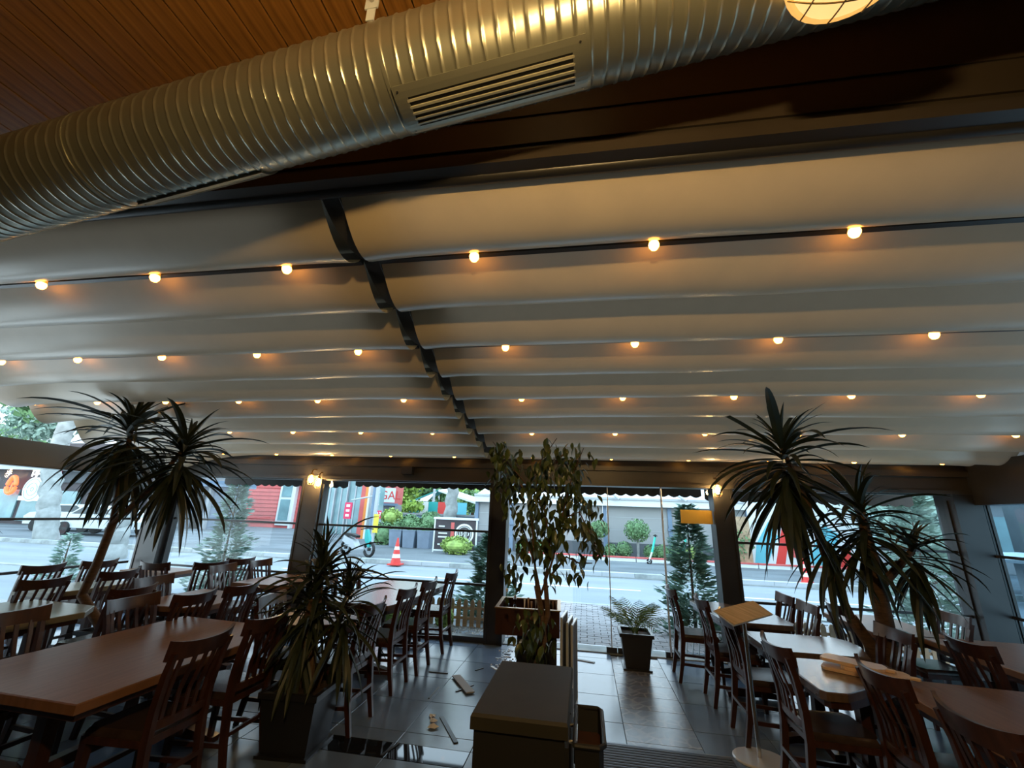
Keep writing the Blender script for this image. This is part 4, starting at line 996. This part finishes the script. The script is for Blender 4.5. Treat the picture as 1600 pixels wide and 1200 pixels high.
# planter boxes
for px_, lab in ((620,'leftmost'),(641,'middle'),(664,'rightmost')):
    p = at(px_, 846, 21.6); r = empty('planter_box', (p.x,21.6,0), 0, lab+' of the three square blue-grey planter boxes across the road', 'planter', 'square planter boxes')
    MB().add([(sx*a, sy*a, z) for z, a in ((0,.28),(.78,.325)) for sx, sy in ((-1,-1),(1,-1),(1,1),(-1,1))], [(3,2,1,0),(0,1,5,4),(1,2,6,5),(2,3,7,6),(3,0,4,7)]).build('box', 'planter_blue', r)
    MB().b2(-.34,.34,-.34,.34,.78,.82).build('rim', 'planter_blue', r); mb = MB(); puff(mb, (0,0,1.0), (.32,.36,.35), 260, .1, .5); mb.build('foliage', 'shrub', r)
# hedge behind, dark-blue counter, tent, trees
for k, (px_, py, rx, rz_, m) in enumerate(((600,836,.75,.7,'shrub'),(612,808,.8,.5,'shrub_lime'),(640,818,.9,.5,'shrub'),(672,815,.8,.55,'shrub'),(655,830,1.0,.5,'shrub'),(690,832,.6,.6,'conifer_dark'))):
    yy = 22.5+.62*(k%3); p = at(px_, py, yy); bush('hedge_shrub', (p.x,yy,max(p.z,.5)), (rx*.8,.32,rz_), ['dark round shrub left of the planter boxes','pale lime shrub high left of the planter boxes','green shrub behind the left planter box','green shrub behind the rightmost planter box','low green shrub right behind the middle planter box','bluish shrub by the round-emblem board'][k], m, 600, .14, 'shrub', 'hedge shrubs behind the planter boxes')
ct = empty('terrace_wall', (at(690,812,24.5).x,24.5,0), 0, 'long blue-grey terrace wall behind the hedge shrubs', 'wall')
MB().b2(-3.4,3.0,-.1,.1,0,Z(690,806,24.5)).build('wall', 'blue_grey', ct); MB().b2(-3.5,3.1,-.16,.12,Z(690,806,24.5),Z(690,803,24.5)).build('coping', 'grey', ct)
for k in range(5): MB().b2(-3.2+1.25*k,-2.1+1.25*k,-.12,-.1,Z(690,806,24.5)-.55,Z(690,806,24.5)-.15).build('panel', 'grey', ct)
tn = empty('market_tent', (at(690,780,26.5).x,26.5,0), 0, 'striped green and cream tent awning with a red panel on the terrace', 'tent')
def TP(px_, py, dy=0): p = at(px_, py, 26.5+dy); return p-Vector(tn.location)
A_, B_, C_, D_ = TP(641,783), TP(685,765,.8), TP(745,785), TP(700,770,.8)
MB().add([A_, B_, B_+Vector((0,2.5,.2)), A_+Vector((0,2.5,0)), A_-Vector((0,0,.05)), B_-Vector((0,0,.05))], [(0,1,2,3),(0,4,5,1)]).build('left_roof', 'teal', tn)
MB().add([TP(648,783,-.05), TP(683,768,.7), TP(668,783,-.05)], [(0,1,2)]).build('cream_stripe', 'paper', tn)
MB().add([B_, C_, C_+Vector((0,2.5,.2)), B_+Vector((0,2.5,.2)), B_-Vector((0,0,.12)), C_-Vector((0,0,.12))], [(0,1,2,3),(0,4,5,1)]).build('right_roof', 'white_paint', tn)
for k in range(6):
    x0 = A_.x+k*.62; m = ['teal','paper','teal','red','teal','sky_teal'][k]
    MB().b2(x0,x0+.6,-.02,.02,A_.z-.72,A_.z).build('valance_panel', m, tn)
for x0 in (A_.x, B_.x, C_.x): MB().b2(x0-.06,x0+.06,0,.12,-.2,A_.z if x0 != B_.x else B_.z).build('pole', 'light_grey', tn)
def tree(px_, py, Y, rad, label, m, trunk_r=.14, n=1400, s=.3, name='tree', bark='bark'):
    p = at(px_, py, Y); r = empty(name, (p.x,Y,0), 0, label, 'tree'); mb = MB()
    for k in range(7):
        q = Vector((random.uniform(-.55,.55)*rad[0],random.uniform(-.4,.4)*rad[1],random.uniform(-.5,.5)*rad[2])); puff(mb, Vector((0,0,p.z))+q, (rad[0]*.55,rad[1]*.6,rad[2]*.55), n//7, s, .4)
    mb.build('crown', m, r); MB().tube([(0,0,0),(.05,0,p.z*.5),(0,0,p.z)], [trunk_r,trunk_r*.8,trunk_r*.4], 10).build('trunk', bark, r, True)
tree(634,768,32,(1.6,1.1,2.0),'bright lime-green tree left of the striped tent','tree_lime',.1,2200,.26)
tree(650,792,25.6,(.9,.5,.6),'low lime shrubby tree before the tent edge','tree_lime',.06,700,.2)
tree(728,782,33,(2.2,1.2,1.0),'dark green tree under the white tent roof','tree_green',.1,1200,.24)
tree(740,762,40,(5,3,3),'green tree far behind the tent','tree_lime',.2,1600,.5)
tree(690,758,45,(6,3,3.5),'broad hazy tree at the end of the street','tree_green',.2,1800,.5)
tree(60,655,33,(5.5,3,3.2),'pale green street tree seen over the left side beam','conifer',.2,2600,.5)
tree(20,700,39,(6,3,3.5),'green tree beyond the left side window','tree_green',.2,1800,.5)
tree(1430,800,18,(3.0,2,2.8),'big grey-green tree behind the far right window','conifer',.2,3000,.3)
# plane-tree trunks
def trunk(px0, py0, px1, py1, Y, ra, rb, label):
    a = at(px0, py0, Y); b = at(px1, py1, Y); a.z = 0; r = empty('plane_tree', tuple(a), 0, label, 'tree'); d = b-a
    n = 14; pts = [Vector((0,0,-.02))+Vector((d.x*i/n+.05*math.sin(i*1.7), .04*math.cos(i*2.1), d.z*i/n*1.0)) for i in range(n+1)]; top = Vector((d.x*1.1,0,d.z+2.2)); pts.append(top)
    MB().tube(pts, [ra+(rb-ra)*i/n+.012*math.sin(i*2.7) for i in range(n+1)]+[rb*.9], 14).build('trunk', 'bark_pale', r, True)
    mb = MB()
    for k in range(5): puff(mb, top+Vector((random.uniform(-1.2,1.2),random.uniform(-.6,.6),random.uniform(.6,2.2))), (1.3,1,1), 240, .34, .4)
    mb.build('crown', 'tree_green', r)
    MB().tube([top-Vector((0,0,.2)), top+Vector((.6,0,1.4))], [rb*.7,rb*.3], 8).build('branch', 'bark_pale', r)
trunk(702,822,708,755,23.8,.42,.30,'pale plane-tree trunk rising before the tent')
trunk(72,842,82,735,15.6,.40,.33,'mottled pale plane-tree trunk outside the left side window')
trunk(178,868,196,770,12.4,.32,.26,'second pale trunk behind the left yucca stem')
# ---- street pole, red signs, buildings left of the tent
sp_ = empty('street_pole', (at(578,845,19).x,19,0), R(0), 'tall grey street pole with a diagonal arm outside the middle window', 'pole')
MB().tube([(0,0,0),(-.06,0,2.2),(-.02,0,4.5)], .085, 12).build('shaft', 'blue_grey', sp_, True)
MB().tube([(-.02,0,2.35),(-1.15,0,2.12)], .035, 8).build('arm', 'light_grey', sp_)
MB().b2(.02,.16,-.06,.06,0,3.2).build('side_post', 'light_grey', sp_); MB().b2(.10,.34,-.1,-.08,.75,1.55).build('yellow_notice', 'yellow', sp_)
def text(s, p, size, m, parent, ext=.004, rz=0):
    c = bpy.data.curves.new('lettering', 'FONT'); c.body = s; c.size = size; c.extrude = ext; c.align_x = 'CENTER'; c.align_y = 'CENTER'; c.materials.append(M[m])
    tmp = bpy.data.objects.new('tmp', c); col.objects.link(tmp); me = bpy.data.meshes.new_from_object(tmp.evaluated_get(bpy.context.evaluated_depsgraph_get())); bpy.data.objects.remove(tmp); o = bpy.data.objects.new('lettering', me); col.objects.link(o); o.parent = parent; o.location = p; o.rotation_euler = (R(90),0,rz); return o
def panel(px0, py0, px1, py1, Y, m, name, label, cat='building', th=.3):
    a = at(px0, 800, Y); b = at(px1, 800, Y); r = empty(name, ((a.x+b.x)/2, Y, 0), 0, label, cat); return r, (b.x-a.x)/2, at(px0, py0, Y).z, at(px1, py1, Y).z
gl, h_, z1, z0 = panel(505,700,561,835,29.5,'far_glass','glass_pavilion','pale stepped glass shopfront in the middle window, left of the street pole')
for k, (x0, x1, zz) in enumerate(((-1,-.45,.62),(-.45,.2,.82),(.2,1,1.0))):
    p = MB().b2(x0*h_,x1*h_,-.1+.15*k,1.0,0,z1*zz*.9).build('bay', 'far_glass', gl)
    for q in (0,.5,1): MB().b2(x0*h_+(x1-x0)*h_*q-.04,x0*h_+(x1-x0)*h_*q+.04,-.16+.15*k,-.1+.15*k,0,z1*zz*.9).build('mullion', 'light_grey', p)
    MB().b2(x0*h_-.05,x1*h_+.05,-.2+.15*k,1.05,z1*zz*.9,z1*zz*.9+.15).build('cap', 'white_paint', p)
r_, h_, z1, z0 = panel(538,790,549,826,25,'pink_red','hanging_sign','small upright red sign with white signs, before the glass shopfront','sign')
MB().b2(-h_,h_,-.04,.04,1.15,2.1).build('board', 'pink_red', r_); MB().b2(-.03,.03,0,.05,0,1.15).build('post', 'light_grey', r_)
for k in range(3): MB().b2(-h_*.5,h_*.5,-.05,-.04,1.28+.28*k,1.42+.28*k).build('mark', 'white', r_)
r_, h_, z1, z0 = panel(562,700,576,840,26,'orange','orange_column','narrow orange and brown building column behind the street pole')
MB().b2(-h_,0,-.1,.8,0,6).build('column', 'red_clap', r_); MB().b2(0,h_*.6,-.12,.8,0,6).build('column', 'orange', r_); MB().b2(h_*.6,h_,-.12,.8,0,6).build('column', 'white_paint', r_)
r_, h_, z1, z0 = panel(580,700,592,835,25,'sky_teal','blue_tower','narrow blue-grey glazed building right of the street pole')
MB().b2(-h_,h_,-.1,.5,0,7).build('facade', 'far_glass', r_)
for k in range(9): MB().b2(-h_,h_,-.14,-.1,.6+.7*k,.68+.7*k).build('band', 'light_grey', r_)
r_, h_, z1, z0 = panel(594,700,615,800,26.5,'red','red_shop','red shop with big red capital letters behind the lime tree')
MB().b2(-h_,h_,0,1.2,2.1,7).build('upper_wall', 'red_clap', r_); MB().b2(-h_,h_,.1,1.2,0,2.1).build('shop_front', 'grey', r_); MB().b2(-h_-.1,h_+.2,-.3,.1,2.0,2.15).build('ledge', 'blue_grey', r_)
MB().b2(-h_*.98,h_*.98,-.03,0,2.2,3.1).build('sign_field', 'white_paint', r_); text('GAL', (.12,-.04,2.62), .75, 'red', r_)
r_, h_, z1, z0 = panel(588,800,596,808,24.2,'pink_red','small_red_sign','small red roadside sign with white figures left of the hedge','sign')
MB().b2(-h_,h_,-.03,.03,1.25,1.7).build('board', 'pink_red', r_); MB().b2(-.03,.03,0,.05,0,1.25).build('post', 'light_grey', r_); text('43', (0,-.035,1.48), .34, 'white', r_)
# motor scooter
mo = empty('motor_scooter', (at(575,872,16.4).x,16.4,0), R(-18), 'green and grey motor scooter parked behind the middle yucca, front wheel towards the cone', 'motor scooter')
for x in (0,-1.25): MB().tube([(x+.24*math.cos(a),0,.27+.24*math.sin(a)) for a in [2*math.pi*i/18 for i in range(19)]], .055, 8, False).lathe([(.07,-.05),(.07,.05)], 8, (x,0,.27)).build('wheel', 'black', mo, True)
MB().sweep([(.0,0,.35),(-.12,0,.65),(-.22,0,.98)], [.10,.22,.12], [.08,.16,.10], (0,1,0)).build('front_shield', 'teal', mo, True)
MB().sweep([(-.2,0,.32),(-.6,0,.28),(-.85,0,.45),(-1.35,0,.62)], [.22,.28,.30,.22], [.08,.10,.28,.22]).build('body', 'light_grey', mo, True)
MB().sweep([(-.65,0,.70),(-.95,0,.76),(-1.3,0,.78)], [.2,.28,.22], .09).build('seat', 'black', mo, True)
MB().tube([(-.22,-.32,1.0),(-.24,0,1.04),(-.22,.32,1.0)], .022, 6).build('handlebar', 'black', mo); MB().tube([(-.02,0,.27),(-.2,0,.9)], .035, 8).build('fork', 'grey', mo)
# ---- red clapboard house and grey kiosk seen in the left front window
rh = empty('clapboard_house', (at(410,790,34).x,34,0), 0, 'red clapboard house with tall white-framed windows beyond the side street', 'building')
hx0 = at(345,800,34).x-rh.location.x; hx1 = at(480,800,34).x-rh.location.x
MB().b2(hx0,hx1,.05,3,0,7).build('wall', 'red_clap', rh)
for k in range(22): MB().add([(hx0,.05,.32*k),(hx1,.05,.32*k),(hx1,-.02,.32*k),(hx0,-.02,.32*k),(hx0,.03,.32*k+.30),(hx1,.03,.32*k+.30)], [(0,1,2,3),(3,2,5,4)]).build('clapboard', 'red_clap', rh)
for a, b in ((437,452),):
    x0 = at(a,800,34).x-rh.location.x; x1 = at(b,800,34).x-rh.location.x
    wn = MB().b2(x0-.2,x1+.2,-.12,0,.2,6.5).build('window', 'white_paint', rh)
    for z0, z1 in ((.6,2.3),(2.5,4.2),(4.4,6.2)): MB().b2(x0,x1,-.16,-.12,z0,z1).build('pane', 'far_glass', wn)
MB().b2(at(458,800,34).x-rh.location.x,hx1+.3,-.5,0,3.6,4.1).build('canopy', 'light_grey', rh); MB().b2(at(458,800,34).x-rh.location.x,at(461,800,34).x-rh.location.x,-.4,0,0,6.5).build('pilaster', 'white_paint', rh)
MB().b2(hx0,at(436,800,34).x-rh.location.x,-.14,-.04,4.55,4.85).build('string_course', 'white_paint', rh)
kk = empty('grey_kiosk', (at(318,800,28).x,28,0), 0, 'blue-grey kiosk with a flat roof and dark doorway behind the blurred conifer', 'building')
MB().b2(-1.8,1.6,0,2,0,2.9).build('wall', 'planter_blue', kk); MB().b2(-2.1,2.2,-.8,2,2.9,3.3).build('roof', 'blue_grey', kk); MB().b2(-.9,-.1,-.04,0,0,2.3).build('doorway', 'black', kk)
MB().b2(.3,.5,-.3,0,0,2.9).b2(-1.5,-1.3,-.3,0,0,2.9).build('post', 'light_grey', kk)
# ---- dark shop with lit signs seen through the left side window
ds = empty('corner_shop', (at(70,780,24).x,24,0), 0, 'dark shopfront with lit signs across the street on the left', 'building'); O = Vector(ds.location)
def D(px_, py, dy=0): return at(px_, py, 24+dy)-O
xa, xb = D(-60,780).x-3, D(205,780).x
MB().b2(xa,xb,.1,3,0,5.4).build('wall', 'dark_shop', ds); MB().b2(xa,xb,-.5,.1,3.5,3.9).build('fascia', 'light_grey', ds)
MB().b2(D(48,780).x,xb,-.05,.1,2.75,4.2).build('sign_band', 'tarp_dark', ds)
for k in range(5): MB().b2(xa+.3+2.6*k,xa+2.5+2.6*k,.02,.12,.2,2.2).build('window', 'far_glass', ds)
g = D(27,758); MB().tube([(g.x+.34*math.cos(a)*(1-.25*math.sin(a)),-.3,g.z+.55*math.sin(a)) for a in [2*math.pi*i/22 for i in range(23)]], .12, 8).build('oval_neon', 'neon', ds, True)
MB().sweep([(g.x,-.3,g.z-.4),(g.x+.05,-.3,g.z+.15)], .1, .05, (0,1,0)).build('neon_bar', 'neon', ds)
g = D(62,765); ro = MB().tube([(g.x,-.42,g.z),(g.x,-.30,g.z)], .78, 32).build('round_sign', 'lit_sign', ds)
for rr_ in (.66,.40,.12): MB().tube([(g.x+rr_*math.cos(a),-.43,g.z+rr_*math.sin(a)) for a in [2*math.pi*i/32 for i in range(33)]], .022, 5).build('ring', 'far_glass', ro)
g = D(55,779); MB().b2(g.x-.85,g.x+.85,-.4,-.3,g.z-.14,g.z+.14).build('white_bar_sign', 'lit_sign', ds)
g = D(63,740); text('明', (g.x,-.15,g.z), 1.0, 'lit_white', ds, .03)
g = D(94,742); MB().b2(g.x-.38,g.x+.38,-.3,-.2,g.z-.45,g.z+.45).build('pink_sign', 'pink_red', ds)
# parked white car + van-like kiosk
def car(px_, py, Y, label, rz=0, s=1.0, m='car_paint'):
    p = at(px_, py, Y); r = empty('parked_car', (p.x,Y,0), rz, label, 'car'); r.scale = (s,s,s)
    prof = [(-2.1,.35),(-2.15,.75),(-1.9,.95),(-1.2,1.02),(-.6,1.42),(.6,1.45),(1.3,1.05),(1.95,.92),(2.1,.7),(2.05,.35)]
    n = len(prof); vs = [(a,-.82,b) for a, b in prof]+[(a,.82,b) for a, b in prof]
    MB().add(vs, [tuple(range(n))[::-1], tuple(range(n,2*n))]+[(i,(i+1)%n,n+(i+1)%n,n+i) for i in range(n)]).build('body', m, r)
    for y_ in (-.835,.835):
        MB().add([(-1.1,y_,1.02),(-.55,y_,1.36),(.55,y_,1.38),(1.15,y_,1.05)], [(0,1,2,3)]).build('side_window', 'car_glass', r)
        for x_ in (-1.3,1.3): MB().tube([(x_,y_-.09,.32),(x_,y_+.09,.32)], .32, 18).build('wheel', 'black', r)
car(160,833,19.5,'pale parked car behind the plane-tree trunk on the left',R(6)); car(112,835,21,'second pale car parked further left by the dark shop',R(10))
# grey houses closing the view at the left and beyond
for (px0, px1, Y, zt_, m, lab) in ((-160,20,45,13,'light_grey','tall pale house block beyond the left side window'),(205,300,40,9,'grey','grey house behind the broad corner pillar'),(470,520,42,9,'light_grey','pale house behind the brown lit pillar'),(600,760,60,10,'light_grey','long pale house far behind the tent'),(1150,1260,34,7,'light_grey','pale house beyond the right yucca')):
    x0 = at(px0,800,Y).x; x1 = at(px1,800,Y).x; r = empty('house_block', ((x0+x1)/2,Y,0), 0, lab, 'building'); h = (x1-x0)/2
    MB().b2(-h,h,0,6,0,zt_).build('wall', m, r); MB().b2(-h-.3,h+.3,-.3,6,zt_,zt_+.4).build('roof', 'grey', r)
    nx_ = max(2,int(2*h/3.2)); 
    for i in range(nx_):
        for j in range(int(zt_/3)): MB().b2(-h+(i+.3)*2*h/nx_,-h+(i+.7)*2*h/nx_,-.06,0,1+3*j,2.5+3*j).build('window', 'far_glass', r)
# mural wall to the right
mw = empty('mural_wall', (at(1225,830,21).x,21,0), 0, 'white hoarding painted with turquoise and red shapes behind the right yucca', 'wall'); O = Vector(mw.location)
wx = [at(p_,830,21).x-O.x for p_ in (1172,1360)]; MB().b2(wx[0],wx[1],0,.15,.1,Z(1200,772,21)).build('wall', 'white_paint', mw)
def patch(pts, m): 
    vs = [at(a,b,21)-O for a, b in pts]; n = len(vs); MB().add([(v.x,-.02,v.z) for v in vs]+[(v.x,.0,v.z) for v in vs], [tuple(range(n)), tuple(range(n,2*n))[::-1]]+[((i+1)%n,i,n+i,n+(i+1)%n) for i in range(n)]).build('painted_shape', m, mw)
patch([(1180,880),(1200,880),(1215,838),(1200,815),(1182,850)], 'sky_teal'); patch([(1212,885),(1226,890),(1238,795),(1225,800)], 'red'); patch([(1232,868),(1244,872),(1250,800),(1240,800)], 'red_clap'); patch([(1262,880),(1300,885),(1310,835),(1285,820)], 'sky_teal'); patch([(1306,888),(1330,890),(1328,845)], 'red')
br_ = empty('brick_pier', (at(1158,830,20.5).x,20.5,0), 0, 'reddish-brown pier with climbing plants at the end of the grey restaurant', 'pier')
MB().b2(-.28,.28,-.2,.2,0,2.0).build('shaft', 'picket', br_); mb = MB(); puff(mb, (-.3,-.2,.9), (.7,.3,.7), 300, .14, .3); mb.build('foliage', 'shrub', br_)
pb = empty('boat_tank', (at(1590,860,14).x,14,0), 0, 'pale oval tank seen dimly through the dark right side window', 'tank')
MB().lathe([(.05,-.12),(.8,-.08),(.95,0),(.8,.1),(.05,.16)], 24, (0,0,1.1)).build('shell', 'white_paint', pb, True); MB().b2(-.1,.1,-.1,.1,0,1.0).build('foot', 'grey', pb)
for k, (x, y, lx, ly, hh) in enumerate(((14,9,.5,8,3.2),(18,24,6,.5,3.0))):
    r = empty('neighbour_building', (x,y,0), 0, ['low grey building beyond the right side window','low grey building closing the far right corner'][k], 'building')
    MB().b2(-lx,lx,-ly,ly,0,hh).build('wall', 'grey', r); MB().b2(-lx-.3,lx+.3,-ly-.3,ly+.3,hh,hh+.25).build('roof', 'light_grey', r)
    for j in range(5):
        if ly > lx: MB().b2(-lx-.03,-lx,-ly+.6+3*j,-ly+2.4+3*j,.9,2.4).build('window', 'far_glass', r)
        else: MB().b2(-lx+.5+2.3*j,-lx+2.2+2.3*j,-ly-.03,-ly,.9,2.4).build('window', 'far_glass', r)
